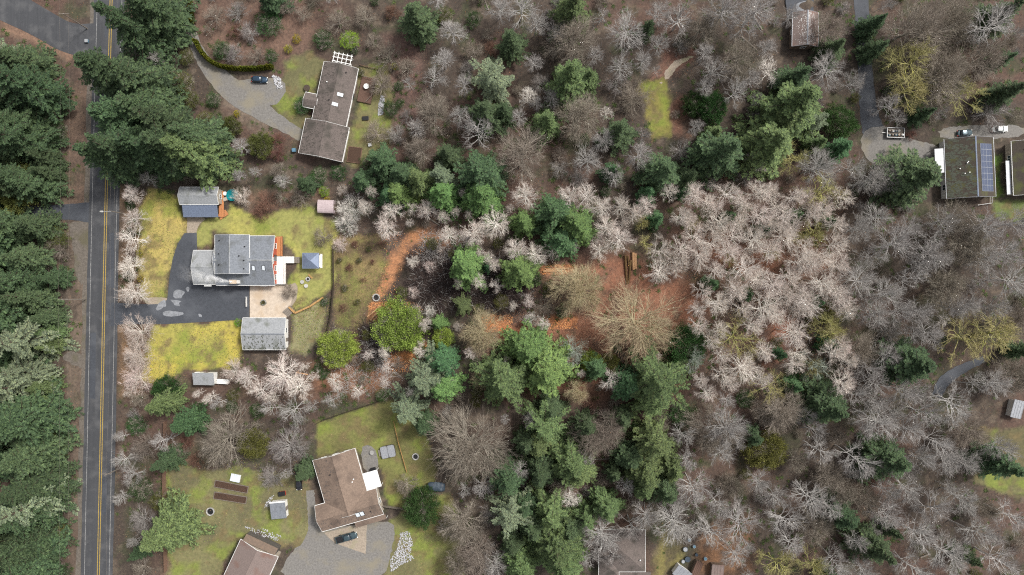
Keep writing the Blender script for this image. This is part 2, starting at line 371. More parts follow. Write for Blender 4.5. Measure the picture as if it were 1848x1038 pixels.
idx = np.arange(nx * ny).reshape(ny, nx)
Q = np.stack([idx[:-1, :-1], idx[:-1, 1:], idx[1:, 1:], idx[1:, :-1]], -1).reshape(-1, 4)
GV = np.stack([xf, yf, Z], 1)
tag(link(bpy.data.objects.new('ground', npmesh('ground', GV, Q, M['ground'], True, TINT))), kind='structure')
lname = ['lawn'] * len(LAWNS); lname[4] = 'meadow'; lname[7] = 'moss_glade'
lq = LID[Q]
for li in range(len(LAWNS)):
    q = Q[(lq == li + 1).all(1)]
    if not len(q): continue
    u, inv = np.unique(q, return_inverse=True)
    V = GV[u].copy(); V[:, 2] += .02
    tag(link(bpy.data.objects.new(lname[li], npmesh(lname[li], V, inv.reshape(-1, 4), M['lawn'], True, TINT[u]))), kind='structure')

# ------------------------------------------------------------------ paving
def smooth_poly(pts, closed=True, it=2):
    for _ in range(it):
        o = []; n = len(pts)
        for i in range(n if closed else n - 1):
            a, b = pts[i], pts[(i + 1) % n]
            o += [(a[0] * .75 + b[0] * .25, a[1] * .75 + b[1] * .25), (a[0] * .25 + b[0] * .75, a[1] * .25 + b[1] * .75)]
        if not closed: o = [pts[0]] + o + [pts[-1]]
        pts = o
    return pts
def sheet(name, pts, z, mt, it=0, rough_edge=0.0, kind='structure', paved=True):
    pts = smooth_poly(pts, True, it) if it else pts
    if rough_edge:
        o = []
        for i in range(len(pts)):
            a, b = pts[i], pts[(i + 1) % len(pts)]; n = max(1, int(math.dist(a, b) / 5))
            for k in range(n): o.append((a[0] + (b[0] - a[0]) * k / n + random.uniform(-1, 1) * rough_edge, a[1] + (b[1] - a[1]) * k / n + random.uniform(-1, 1) * rough_edge))
        pts = o
    V = [P(x, y) for x, y in pts]; n = len(V)
    V = [(v.x, v.y, z) for v in V] + [(v.x, v.y, -.25) for v in V]
    F = [tuple(range(n))] + [(i, i + n, (i + 1) % n + n, (i + 1) % n) for i in range(n)]
    me = pymesh(name, V, F, mt)
    import bmesh as _b
    bm = _b.new(); bm.from_mesh(me); _b.ops.recalc_face_normals(bm, faces=bm.faces); _b.ops.triangulate(bm, faces=[f for f in bm.faces if len(f.verts) > 4])
    bm.to_mesh(me); bm.free()
    o = link(bpy.data.objects.new(name, me))
    tag(o, kind=kind)
    if paved: PAVED.append(pts)
    return o
def ribbon(name, cl, halfw, z, mt, kind='structure', paved=True, it=3, edge=0.0):
    """centreline in px with half width in px (number or list)"""
    if not isinstance(halfw, (list, tuple)): halfw = [halfw] * len(cl)
    q = smooth_poly([(c[0], c[1]) for c in cl], False, it); hw = [h[0] for h in smooth_poly([(h, 0) for h in halfw], False, it)]
    Lp, Rp = [], []
    for i, p in enumerate(q):
        a = q[max(0, i - 1)]; b = q[min(len(q) - 1, i + 1)]; d = math.hypot(b[0] - a[0], b[1] - a[1]) or 1
        nx_, ny_ = -(b[1] - a[1]) / d, (b[0] - a[0]) / d
        h = hw[i] + random.uniform(-edge, edge); h2 = hw[i] + random.uniform(-edge, edge)
        Lp.append((p[0] + nx_ * h, p[1] + ny_ * h)); Rp.append((p[0] - nx_ * h2, p[1] - ny_ * h2))
    V = []; F = []
    for l_, r_ in zip(Lp, Rp):
        for p in (l_, r_):
            v = P(*p); V.append((v.x, v.y, z))
    for i in range(len(Lp) - 1): F.append((2 * i, 2 * i + 2, 2 * i + 3, 2 * i + 1))
    n = len(V)
    V += [(v[0], v[1], -.25) for v in V]
    for i in range(len(Lp) - 1): F += [(2*i+n, 2*i, 2*i+2, 2*i+2+n)[::-1], (2*i+1+n, 2*i+1, 2*i+3, 2*i+3+n)]
    o = tag(link(bpy.data.objects.new(name, pymesh(name, V, F, mt))), kind=kind)
    if o.data.polygons[0].normal.z < 0: o.data.flip_normals()
    if paved: PAVED.append(Lp + Rp[::-1])
    return o
ROAD = [(204,-120),(199,60),(193,300),(188,520),(184,740),(180,920),(175,1160)]       # yellow centre line
ribbon('road', [(x - 3, y) for x, y in ROAD], [28,28,27,28,29,29,29], .045, M['road_asphalt'], edge=.5)
for d in (-1.9, 1.9): ribbon('centre_line', [(x + d, y) for x, y in ROAD], .62, .0495, M['yellow_paint'], paved=False)
ribbon('edge_line', [(x - 25, y) for x, y in ROAD], .45, .0495, M['white_paint'], paved=False)
ribbon('edge_line', [(x + 19.5, y) for x, y in ROAD], .45, .0495, M['white_paint'], paved=False)
mat('shoulder', (.155, .135, .115), (.09, .078, .066), 1.6, .95, .05, 9, c3=(.10, .09, .06), scale2=.25)
ribbon('gravel_shoulder', [(x - 33, y) for x, y in ROAD], [5,5,6,6,6,7,8], .035, M['shoulder'], edge=2.2)
ribbon('side_road', [(-60,-24),(10,8),(75,42),(125,72),(185,74)], [30,30,26,27,33], .040, M['road_asphalt'])
ribbon('side_road', [(-40,388),(60,384),(120,382),(172,384)], [11,12,13,20], .041, M['asphalt'], edge=.6)
sheet('gravel_shoulder', [(120,398),(160,400),(162,470),(150,520),(136,500),(130,430)], .031, M['shoulder'], 2, 2)
sheet('gravel_shoulder', [(112,640),(140,632),(158,655),(156,668),(138,660),(118,652)], .031, M['shoulder'], 2, 2)
DRIVE = [(333,421),(355,420),(356,452),(345,481),(349,514),(450,515),(450,573),(438,577),(300,585),(222,585),(196,590),(196,546),(262,549),(288,549),(302,541),(304,522),(306,500),(312,466),(321,440)]
sheet('driveway', DRIVE, .055, M['asphalt'])
for pts in ([(312,526),(322,521),(334,526),(332,533),(324,539),(313,538)], [(306,541),(318,541),(330,543),(322,547),(326,552),(316,552),(312,546)], [(292,566),(302,560),(322,563),(333,565),(326,569),(312,571),(298,570)], [(289,545),(300,541),(301,551),(294,556),(283,562),(280,556)], [(359,566),(364,568),(364,573),(359,572)], [(334,520),(340,517),(343,524),(338,528)]):
    sheet('pale_asphalt_patch', [(x + random.uniform(-.6, .6), y) for x, y in pts], .0592, M['asphalt_pale'], 1, .9, paved=False)  # flat paler-grey patches laid on the drive
for (x_, y0_, y1_, w_) in ((176, 250, 330, 4), (200, 420, 520, 5), (170, 600, 720, 5), (196, 860, 930, 4), (182, 20, 70, 4)):
    dx_ = float(np.interp((y0_ + y1_) / 2, [p[1] for p in ROAD], [p[0] for p in ROAD])) - 187
    sheet('road_repair_patch', [(x_ + dx_ - w_, y0_), (x_ + dx_ + w_, y0_ + 1), (x_ + dx_ + w_ - 1.5, y1_), (x_ + dx_ - w_ - 1.5, y1_ - 2)], .0465, M['asphalt'], 0, .5, paved=False)
sheet('gravel_path', [(338,391),(366,391),(372,396),(361,404),(356,412),(355,421),(337,421)], .048, M['gravel_tan'], 0, .5)
sheet('gravel_strip', [(262,537),(302,537),(301,543),(288,550),(266,549),(260,545)], .049, M['gravel_tan'], 1, .4)
sheet('patio', [(451,514),(520,514),(527,540),(524,553),(515,560),(518,573),(451,573)], .062, M['concrete'])
sheet('gravel_path', [(520,515),(536,508),(538,535),(526,556),(518,552),(527,540)], .05, M['gravel_tan'], 1, .5)
ribbon('gravel_lane', [(338,-80),(338,20),(346,70),(372,118),(412,158),(455,190),(505,222),(545,246)], [8,8,9,13,22,19,12,10], .042, M['gravel'], edge=1.2)
sheet('gravel_yard', [(395,148),(450,142),(490,140),(520,150),(505,190),(470,190),(420,175)], .046, M['gravel'], 2, 1.5)
sheet('gravel_yard', [(560,948),(640,950),(690,938),(716,948),(706,1000),(694,1050),(500,1050),(520,1000),(556,975)], .044, M['gravel'], 2, 1.5)
ribbon('gravel_lane', [(560,885),(563,925),(566,965),(545,1000)], [7,8,9,12], .040, M['gravel'], edge=1.2)
sheet('concrete_apron', [(585,962),(640,948),(662,946),(660,1000),(604,980)], .052, M['gravel_tan'], 0, .5)
ribbon('forest_lane', [(1552,-80),(1556,40),(1562,130),(1566,200),(1580,250)], [14,13,13,15,22], .04, M['asphalt'], edge=1.0)
sheet('parking_yard', [(1552,235),(1600,225),(1640,252),(1700,262),(1700,300),(1640,300),(1590,300),(1556,285)], .046, M['gravel'], 2, 1.5)
sheet('parking_yard', [(1690,232),(1760,226),(1848,226),(1848,246),(1810,250),(1700,252)], .05, M['gravel'], 1, 1.5)
ribbon('forest_lane', [(1690,716),(1700,690),(1730,668),(1775,648)], [9,11,9,6], .09, M['asphalt'], edge=1)
ribbon('driveway_strip', [(262,-60),(268,6),(284,34),(306,56)], 2.2, .04, M['gravel'], edge=.4)
ribbon('driveway_strip', [(238,-60),(246,6),(270,42),(304,68)], 2.2, .04, M['gravel'], edge=.4)
ribbon('forest_path', [(1250,98),(1222,112),(1200,140),(1196,152)], [5,6,7,6], .035, M['gravel_tan'], edge=1)

# ------------------------------------------------------------------ buildings
def window(parent, c, axis, w_, h_, name='window'):
    """axis: outward normal '+x','-x','+y','-y' in the parent's frame"""
    s = 1 if axis[0] == '+' else -1; t = .05
    def bx(mb, u0, u1, z0, z1, d0, d1):
        d0, d1 = sorted((d0 * s, d1 * s))
        if axis[1] == 'x': mb.box(c[0] + d0, c[0] + d1, c[1] + u0, c[1] + u1, c[2] + z0, c[2] + z1)
        else: mb.box(c[0] + u0, c[0] + u1, c[1] + d0, c[1] + d1, c[2] + z0, c[2] + z1)
        return mb
    o = bx(MB(), -w_/2, w_/2, -h_/2, h_/2, -.02, .03).build(name, M['glass'], parent)
    f = MB(); e = .09
    for u0, u1, z0, z1 in ((-w_/2-e, -w_/2, -h_/2, h_/2), (w_/2, w_/2+e, -h_/2, h_/2), (-w_/2-e, w_/2+e, h_/2, h_/2+e), (-.03, .03, -h_/2, h_/2)): bx(f, u0, u1, z0, z1, -.02, .07)
    f.build('frame', M['trim_white'], o)
    bx(MB(), -w_/2-.12, w_/2+.12, -h_/2-.08, -h_/2, -.02, .12).build('sill', M['trim_white'], o)
    return o
def door(parent, c, axis, w_=.95, h_=2.05, m='trim_white', name='door'):
    s = 1 if axis[0] == '+' else -1
    def bx(u0, u1, z0, z1, d0, d1):
        d0, d1 = sorted((d0 * s, d1 * s)); mb = MB()
        return mb.box(c[0]+d0, c[0]+d1, c[1]+u0, c[1]+u1, c[2]+z0, c[2]+z1) if axis[1] == 'x' else mb.box(c[0]+u0, c[0]+u1, c[1]+d0, c[1]+d1, c[2]+z0, c[2]+z1)
    o = bx(-w_/2, w_/2, 0, h_, -.02, .05).build(name, M[m], parent)
    bx(w_/2-.15, w_/2-.08, .95, 1.05, .05, .1).build('handle', M['steel'], o)
    return o
def gable(parent, x0, x1, y0, y1, ze, zr, axis, rm, wm, oh=.4, walls=True, gutter='trim_white', th=.16, z0=0.0, cap='', name='roof'):
    """eave rectangle x0..x1,y0..y1 (roof edge); ridge along axis"""
    if axis == 'x': l0, l1, a0, a1 = x0, x1, y0, y1
    else: l0, l1, a0, a1 = y0, y1, x0, x1
    mid = (a0 + a1) / 2
    r = MB().prism([(a0, ze), (mid, zr), (a1, ze), (a1, ze - th), (mid, zr - th), (a0, ze - th)], l0, l1, axis).build(name, M[rm], parent)
    if cap: MB().prism([(mid - .18, zr - .03), (mid, zr + .05), (mid + .18, zr - .03), (mid, zr - .06)], l0 - .02, l1 + .02, axis).build('ridge_cap', M[cap], r)
    if gutter:
        for a_, b_ in ((a0 - .12, a0 - .005), (a1 + .005, a1 + .12)):
            g = MB(); g.prism([(a_, ze - .17), (b_, ze - .17), (b_, ze - .03), (a_, ze - .03)], l0, l1, axis); g.build('gutter', M[gutter], r)
        for l_, q in ((l0, -1), (l1, 1)):
            g = MB(); g.prism([(a0, ze - .19), (mid, zr - .19), (a1, ze - .19), (a1, ze + .015), (mid, zr + .015), (a0, ze + .015)], l_ + .005 * q if q > 0 else l_ - .06, l_ + .06 if q > 0 else l_ - .005, axis); g.build('bargeboard', M[gutter], r)
    if walls:
        sl_ = (zr - ze) / (mid - a0); t = th + .02
        b0, b1 = a0 + oh, a1 - oh; zz = ze + sl_ * oh - t
        MB().prism([(b0, z0), (b1, z0), (b1, zz), (mid, zr - t), (b0, zz)], l0 + oh * .7, l1 - oh * .7, axis).build('wall', M[wm], parent)
    return r
def hip(parent, x0, x1, y0, y1, ze, zr, rm, th=.14, inset=None, gutter='trim_white', name='roof'):
    w_ = min(x1 - x0, y1 - y0) / 2; i = w_ if inset is None else inset
    if x1 - x0 >= y1 - y0: a, b = (x0 + i, (y0+y1)/2, zr), (x1 - i, (y0+y1)/2, zr)
    else: a, b = ((x0+x1)/2, y0 + i, zr), ((x0+x1)/2, y1 - i, zr)
    c = [(x0, y0), (x1, y0), (x1, y1), (x0, y1)]
    V = [(*p, ze - th) for p in c] + [(*p, ze) for p in c] + [a, b]
    F = [(3, 2, 1, 0)] + [(k, (k+1) % 4, (k+1) % 4 + 4, k + 4) for k in range(4)]
    if x1 - x0 >= y1 - y0: F += [(4, 5, 9, 8), (5, 6, 9), (6, 7, 8, 9), (7, 4, 8)]
    else: F += [(4, 5, 8), (5, 6, 9, 8), (6, 7, 9), (7, 4, 8, 9)]
    r = MB().add(V, F).build(name, M[rm], parent)
    if gutter:
        for (u, v, q, s_) in ((x0-.1, x1+.1, y0-.1, y0-.005), (x0-.1, x1+.1, y1+.005, y1+.1), (x0-.1, x0-.005, y0, y1), (x1+.005, x1+.1, y0, y1)):
            box('gutter', u, v, q, s_, ze - .13, ze - .01, M[gutter], r)
    return r
def vent(parent, x, y, z, m='black', s=.16, h=.35): MB().cyl((x, y), s, z - .25, z + h, 8).build('vent_pipe', M[m], parent)
def on_slope(zr, ze, mid, a0, a): return zr - (zr - ze) * abs(a - mid) / abs(mid - a0)
def skylight(parent, x0, x1, y0, y1, zf, name='skylight'):
    V = [(x, y, zf(y) + dz) for dz in (-.05, .14) for y in (y0, y1) for x in (x0, x1)]
    o = MB().add(V, [(0, 2, 3, 1), (4, 5, 7, 6), (0, 1, 5, 4), (2, 6, 7, 3), (0, 4, 6, 2), (1, 3, 7, 5)]).build(name, M['skylight'], parent)
    V = [(x, y, zf(y) + dz) for dz in (-.05, .10) for y in (y0-.1, y1+.1) for x in (x0-.1, x1+.1)]
    MB().add(V, [(0, 2, 3, 1), (4, 5, 7, 6), (0, 1, 5, 4), (2, 6, 7, 3), (0, 4, 6, 2), (1, 3, 7, 5)]).build('frame', M['black'], o)

def roof_moss(parent, n, l0, l1, ae, am, ze, zr, axis, seed, power=2.2, sz=(.08, .26), mt='moss_roof'):
    r = np.random.default_rng(seed); u = r.random(n) ** power; l = r.uniform(l0, l1, n); keep = vnoise(l * 3, u * 9, 1.6, seed) > .38; u, l = u[keep], l[keep]; mb = MB()
    for u_, l_ in zip(u, l):
        q = r.uniform(*sz); zo = r.uniform(.012, .045); z_ = lambda t, zo=zo: ze + (zr - ze) * t + zo; du = q / abs(am - ae) * r.uniform(.8, 2.2); pts = [(l_ - q, u_), (l_, u_ - du), (l_ + q, u_), (l_, u_ + du)]
        V = [((p, ae + (am - ae) * min(max(t, 0), .99), z_(min(max(t, 0), .99)))) for p, t in pts]; V = V if axis == 'x' else [(v[1], v[0], v[2]) for v in V]; mb.add(V, [(0, 1, 2, 3)])
    tag(mb.build('roof_moss', M[mt], parent), kind='stuff')
# --- main house on the asphalt drive
hc = P(440, 470); h = empty('main_house', hc)
tag(h, 'grey shingled house with red gable wall and smoking chimney beside the asphalt drive', 'house')
def L(px, py, z): v = P(px, py, z) - hc; return v.x, v.y
x0, y1 = L(390, 426, 3.2); x1, y0 = L(496, 515, 3.2)
LOW = (x0, x1, y0, y1)
gable(h, x0, x1, y0, y1, 3.2, 5.6, 'x', 'shingle_grey', 'wall_red', cap='shingle_light')
MIDY = (y0 + y1) / 2
ux0, uy1 = L(388, 424, 5.4); ux1, uy0 = L(450, 494, 5.4)
gable(h, ux0, ux1, uy0, uy1, 5.4, 7.3, 'y', 'shingle_grey', 'wall_blue', cap='shingle_light', name='upper_roof')
gx0, gy1 = L(349, 452, 2.8); gx1, gy0 = L(389, 513, 2.8)
gable(h, gx0, gx1 + .3, gy0, gy1, 2.8, 4.3, 'x', 'shingle_light', 'wall_blue', name='garage_roof', cap='shingle_light')
zl = lambda y: 5.6 - 2.4 * abs(y - MIDY) / (y1 - MIDY)
for px in (458, 476):
    sx, sy = L(px, 484, 4.7); skylight(h, sx - .35, sx + .35, sy - .6, sy + .6, zl)
for px, py, z in ((432, 462, 6.2), (440, 470, 6.0), (441, 445, 6.1), (396, 434, 6.0), (395, 458, 6.0), (395, 478, 6.0), (440, 485, 6.0)):
    vx, vy = L(px, py, z); vent(h, vx, vy, on_slope(7.3, 5.4, (ux0 + ux1) / 2, ux0, vx))
cx, cy = L(420, 511, 6.6)
ch = box('chimney', cx - 1.0, cx + .8, cy - .1, cy + .8, 0, 6.3, M['wall_white'], h)
MB().cyl((cx - .5, cy + .35), .22, 6.3, 6.9, 10).build('flue', M['trim_white'], ch)
box('chimney_cap', cx - 1.08, cx + .88, cy - .18, cy + .88, 6.25, 6.38, M['concrete'], ch)
for px in (375, 476):
    wx_, wy_ = L(px, 516, 2.4); box('porch_light_hood', wx_ - 1.0, wx_ + 1.0, wy_ - .15, wy_ + .55, 2.25, 2.45, M['trim_white'], h)
EX = x1 - .28
for yy in (-4.6, -2.2, 3.9): window(h, (EX, yy, 1.9), '+x', 1.3, 1.2)
window(h, (EX, MIDY, 3.9), '+x', 1.5, .8); door(h, (EX, .6, 1.0), '+x', 1.7, 2.05, 'glass', 'patio_door')
window(h, (ux1 - .28, (uy0 + uy1) / 2 + 3.2, 4.9), '+x', 1.2, .5)
for xx in (-1.5, 2.2, 5.5): window(h, (xx, y0 + .4, 1.7), '-y', 1.4, 1.2)
door(h, (4.0, y0 + .4, .07), '-y', 1.0, 2.05, 'wall_red'); door(h, (gx0 + 3.2, gy0 + .4, .05), '-y', 4.6, 2.2, 'trim_white', 'garage_door')
# timber decks against the house
def deck(name, label, rects, z, m, parts):
    pts = [P(r[0], r[1], z) for r in rects] + [P(r[2], r[3], z) for r in rects]
    c = P(rects[0][0], rects[0][3]); o = empty(name, (c.x, c.y, 0)); tag(o, label, 'deck')
    for r in rects:
        a, b = P(r[0], r[1], z), P(r[2], r[3], z); n = max(2, int(abs(b.x - a.x) / .6)); 
        mb = MB(); wd = (b.x - a.x) / n
        for k in range(n): mb.box(a.x - c.x + k * wd + .012, a.x - c.x + (k + 1) * wd - .012, b.y - c.y, a.y - c.y, z - .06, z)
        mb.build('board', M[m], o); box('rim_joist', a.x - c.x - .02, b.x - c.x + .02, b.y - c.y - .03, a.y - c.y + .03, z - .28, z - .065, M['wood_dark'], o)
        for u in (a.x - c.x + .2, b.x - c.x - .2):
            for v in (a.y - c.y - .2, b.y - c.y + .2): box('post', u - .07, u + .07, v - .07, v + .07, 0, z - .2, M['wood_grey'], o)
    for f in parts: f(o, c)
    return o
def rail(p0, p1, z, hgt, m):
    def f(o, c):
        a, b = P(*p0, z) - c, P(*p1, z) - c; mb = MB(); mb.tube((a.x, a.y, z + hgt), (b.x, b.y, z + hgt), .05, n=4); mb.tube((a.x, a.y, z + .15), (b.x, b.y, z + .15), .03, n=4)
        n = max(2, int((b - a).length / .35))
        for k in range(n + 1):
            q = a.lerp(b, k / n); mb.tube((q.x, q.y, z), (q.x, q.y, z + hgt), .05 if k % 5 == 0 else .02, n=4)
        mb.build('railing', M[m], o)
    return f
deck('cedar_deck', 'narrow orange cedar deck beside the red gable wall', [(498, 427, 510, 462)], .9, 'deck_cedar', [rail((510, 427), (510, 462), .9, .95, 'deck_cedar')])
def steps(o, c):
    for k in range(3):
        a = P(532 + 3 * k, 464); b = P(535 + 3 * k, 475); box('step', a.x - c.x, b.x - c.x, b.y - c.y, a.y - c.y, 0, .72 - .24 * k, M['wood_grey'], o)
deck('white_deck', 'white painted deck with a gangway and steps beside the mossy back lawn', [(494, 463, 516, 513), (516.2, 463, 531, 475)], .95, 'deck_white', [rail((516, 476), (516, 513), .95, .95, 'trim_white'), rail((494, 513), (516, 513), .95, .95, 'trim_white'), steps])

# --- workshop below the patio
c = P(478, 602); o = empty('workshop', c); tag(o, 'low grey workshop with moss-stained roof and white end wall below the patio', 'workshop')
a, b = P(438, 574, 2.8) - c, P(516, 631, 2.8) - c
gable(o, a.x, b.x, b.y, a.y, 2.8, 4.1, 'x', 'shingle_light', 'wall_white', cap='shingle_grey')
window(o, (b.x - .28, 1.0, 1.6), '+x', 1.2, 1.0); door(o, (b.x - .28, -1.6, .02), '+x', 1.0, 2.0, 'wood_grey')
window(o, (-3, a.y - .4, 1.6), '+y', 1.2, .9); window(o, (2.5, a.y - .4, 1.6), '+y', 1.2, .9); door(o, (-.2, a.y - .4, .08), '+y')
roof_moss(o, 520, a.x + .2, b.x - .4, b.y, (a.y + b.y) / 2, 2.8, 4.1, 'x', 3, 3.4, (.05, .17))
# --- garage at the top with blue metal carport roof
c = P(360, 368); o = empty('garage', c); tag(o, 'grey shingled garage with a blue ribbed metal lean-to roof beside the gravel path', 'garage')
a, b = P(324, 338, 3.6) - c, P(394, 369, 3.6) - c
gable(o, a.x, b.x, b.y, a.y, 3.6, 4.7, 'x', 'shingle_light', 'wall_tan', cap='shingle_light')
a2, b2 = P(328, 369, 3.4) - c, P(394, 392, 2.5) - c
lt = MB().prism([(a2.y, 3.38), (b2.y, 2.5), (b2.y, 2.42), (a2.y, 3.30)], a2.x, b2.x, 'x').build('lean_to_roof', M['metal_blue'], o)
for k in range(14):
    xx = a2.x + .3 + k * (b2.x - a2.x - .6) / 13
    MB().prism([(a2.y, 3.38), (b2.y, 2.5), (b2.y, 2.56), (a2.y, 3.44)], xx - .03, xx + .03, 'x').build('rib', M['metal_ridge'], lt)
for xx in (a2.x + .3, -1.6, 1.6, b2.x - .3): box('post', xx - .08, xx + .08, b2.y + .15, b2.y + .31, 0, 2.42, M['wood_grey'], o)
window(o, (b.x - .28, (a.y + b.y) / 2, 1.8), '+x', 1.1, 1.0); door(o, (0, b.y + .4, .03), '-y', 3.0, 2.2, 'trim_white', 'garage_door')
# --- little shed at the bottom lawn
c = P(368, 680); o = empty('garden_shed', c, R(-1)); tag(o, 'small white garden shed with a single grey sloping roof on the lower lawn', 'shed')
a, b = P(347, 673, 3.0) - c, P(387, 695, 2.3) - c
MB().prism([(a.y, 3.1), (b.y, 2.3), (b.y, 2.18), (a.y, 2.98)], a.x, b.x, 'x').build('roof', M['shingle_light'], o)
MB().prism([(a.y - .1, 0), (b.y + .3, 0), (b.y + .3, 2.2), (a.y - .1, 2.95)], a.x + .2, b.x - .2, 'x').build('wall', M['wall_white'], o)
window(o, (-1.2, a.y - .1, 1.6), '+y', .9, .7); door(o, (1.2, a.y - .1, .02), '+y', 1.0, 1.95, 'wood_grey')
# --- metal shed with rounded roof
c = P(591, 374); o = empty('metal_shed', c, R(-2)); tag(o, 'small pinkish metal shed with a curved roof beside the pale lichen tree', 'shed')
pr = [(-1.75, 0), (1.75, 0), (1.8, 1.7)] + [(1.8 * math.cos(t), 1.7 + .6 * math.sin(t)) for t in np.linspace(.25, math.pi - .25, 7)] + [(-1.8, 1.7)]
MB().prism(pr, -2.2, 2.2, 'x').build('wall', M['metal_pink'], o)
for k in range(9):
    xx = -2.1 + k * .525; mb = MB(); mb.prism([(u * 1.012, z + .02) for u, z in pr[2:]], xx - .03, xx + .03, 'x'); mb.build('rib', M['metal_pink'], o)
door(o, (2.2, 0, .02), '+x', 1.5, 1.7, 'wall_brown')
# --- gazebo
c = P(561, 471); o = empty('gazebo', c); tag(o, 'square blue-grey hip-roofed gazebo on the back lawn beyond the white deck', 'gazebo')
a, b = P(546, 457, 2.5) - c, P(575, 484, 2.5) - c
hip(o, a.x, b.x, b.y, a.y, 2.5, 3.4, 'metal_blue', gutter='metal_ridge')
for u in (a.x + .25, b.x - .25):
    for v in (a.y - .25, b.y + .25): box('post', u - .07, u + .07, v - .07, v + .07, 0, 2.42, M['black'], o)
box('floor', a.x + .1, b.x + .35, b.y + .1, a.y - .1, 0, .12, M['deck_white'], o)

# --- long brown house, top
def rot_house(name, label, px, py, ang, cat='house'):
    c = P(px, py); o = empty(name, c, R(ang)); tag(o, label, cat); return o
h = rot_house('long_house', 'long low brown-roofed house with a wider end wing and pergola', 604, 202.5, -12)
# local frame: y runs along the ridge (up in the photo)
gable(h, -4.75, 4.75, -4.1, 12.4, 3.0, 4.4, 'y', 'shingle_brown', 'wall_white', cap='shingle_brown', oh=.5)
gable(h, -6.4, 5.7, -13.5, -3.9, 3.1, 4.9, 'y', 'shingle_brown', 'wall_white', cap='shingle_brown', oh=.5, name='wing_roof')
gable(h, -8.1, -4.3, -.8, 3.2, 2.7, 3.5, 'x', 'shingle_brown', 'wall_tan', name='porch_roof', oh=.3)
zb = lambda x, zr=4.4, ze=3.0, hw=4.75: zr - (zr - ze) * abs(x) / hw
for xx, yy in ((1.7, 4.2), (.9, 1.3)):
    V = [(x, y, zb(x) + dz) for dz in (-.05, .14) for y in (yy - .45, yy + .45) for x in (xx - .75, xx + .75)]
    MB().add(V, [(0, 2, 3, 1), (4, 5, 7, 6), (0, 1, 5, 4), (2, 6, 7, 3), (0, 4, 6, 2), (1, 3, 7, 5)]).build('skylight', M['skylight'], h)
vent(h, 2.0, 10.4, zb(2)); vent(h, -.9, 2.2, zb(.9)); vent(h, -2.6, 6.9, zb(2.6), 'trim_white')
for yy in (-1.5, 2.0, 8.0, 10.6): window(h, (4.26, yy, 1.7), '+x', 1.5, 1.1)
door(h, (4.26, 5.2, .1), '+x', 1.7, 2.0, 'glass', 'patio_door')
for yy in (-11, -7): window(h, (5.21, yy, 1.6), '+x', 1.4, 1.0)
door(h, (-1.5, -13.25, .05), '-y', 4.8, 2.2, 'wall_tan', 'garage_door'); window(h, (3, -13.25, 1.7), '-y', 1.0, 1.0)
roof_moss(h, 420, -3.9, 12.2, -4.75, 0, 3.0, 4.4, 'y', 5, 2.6, (.05, .18), mt='moss_brown'); roof_moss(h, 420, -13.3, -4.2, -6.4, -.35, 3.1, 4.9, 'y', 6, 2.4, (.05, .18), mt='moss_brown'); roof_moss(h, 200, -13.3, -4.2, 5.7, -.35, 3.1, 4.9, 'y', 7, 2.8, (.05, .18), mt='moss_brown')
o = rot_house('pergola', 'white open-beamed pergola at the end of the long brown house', 622, 111, -12, 'pergola')
for u in (-2.2, 2.2):
    for v in (-.9, .9): box('post', u - .08, u + .08, v - .08, v + .08, 0, 2.3, M['trim_white'], o)
for v in (-1.1, 0, 1.1): box('beam', -2.7, 2.7, v - .09, v + .09, 2.3, 2.5, M['trim_white'], o)
for k in range(5): u = -2.4 + k * 1.2; box('rafter', u - .08, u + .08, -1.5, 1.5, 2.52, 2.68, M['trim_white'], o)
o = rot_house('back_deck', 'brown timber deck with railings behind the long brown house', 662, 163, -12, 'deck')
mb = MB()
for k in range(12): mb.box(-1.95 + k * .325 + .01, -1.95 + (k + 1) * .325 - .01, -3.6, 3.4, .44, .5)
mb.build('board', M['deck_brown'], o); box('rim_joist', -1.95, 1.95, -3.6, 3.4, .1, .43, M['wood_dark'], o)
for (p, q) in (((-1.9, 3.3), (1.9, 3.3)), ((1.9, 3.3), (1.9, -1.5)), ((1.9, -1.5), (.6, -3.5))):
    mb = MB(); mb.tube((*p, 1.4), (*q, 1.4), .06, n=4); n = int(math.dist(p, q) / .5)
    for k in range(n + 1): u = k / n; mb.tube((p[0] + (q[0]-p[0])*u, p[1] + (q[1]-p[1])*u, .45), (p[0] + (q[0]-p[0])*u, p[1] + (q[1]-p[1])*u, 1.4), .03, n=4)
    mb.build('railing', M['wood_grey'], o)
def round_table(px, py, z, label, r=.75, mt='trim_white'):
    c = P(px, py, z); t = empty('round_table', c); tag(t, label, 'table')
    MB().cyl((0, 0), r, .70, .75, 18).build('table_top', M[mt], t); MB().cyl((0, 0), .07, .02, .70, 8).build('leg', M[mt], t); MB().cyl((0, 0), .35, 0, .03, 12).build('base', M[mt], t)
round_table(662, 157, .5, 'round white table on the brown timber deck')

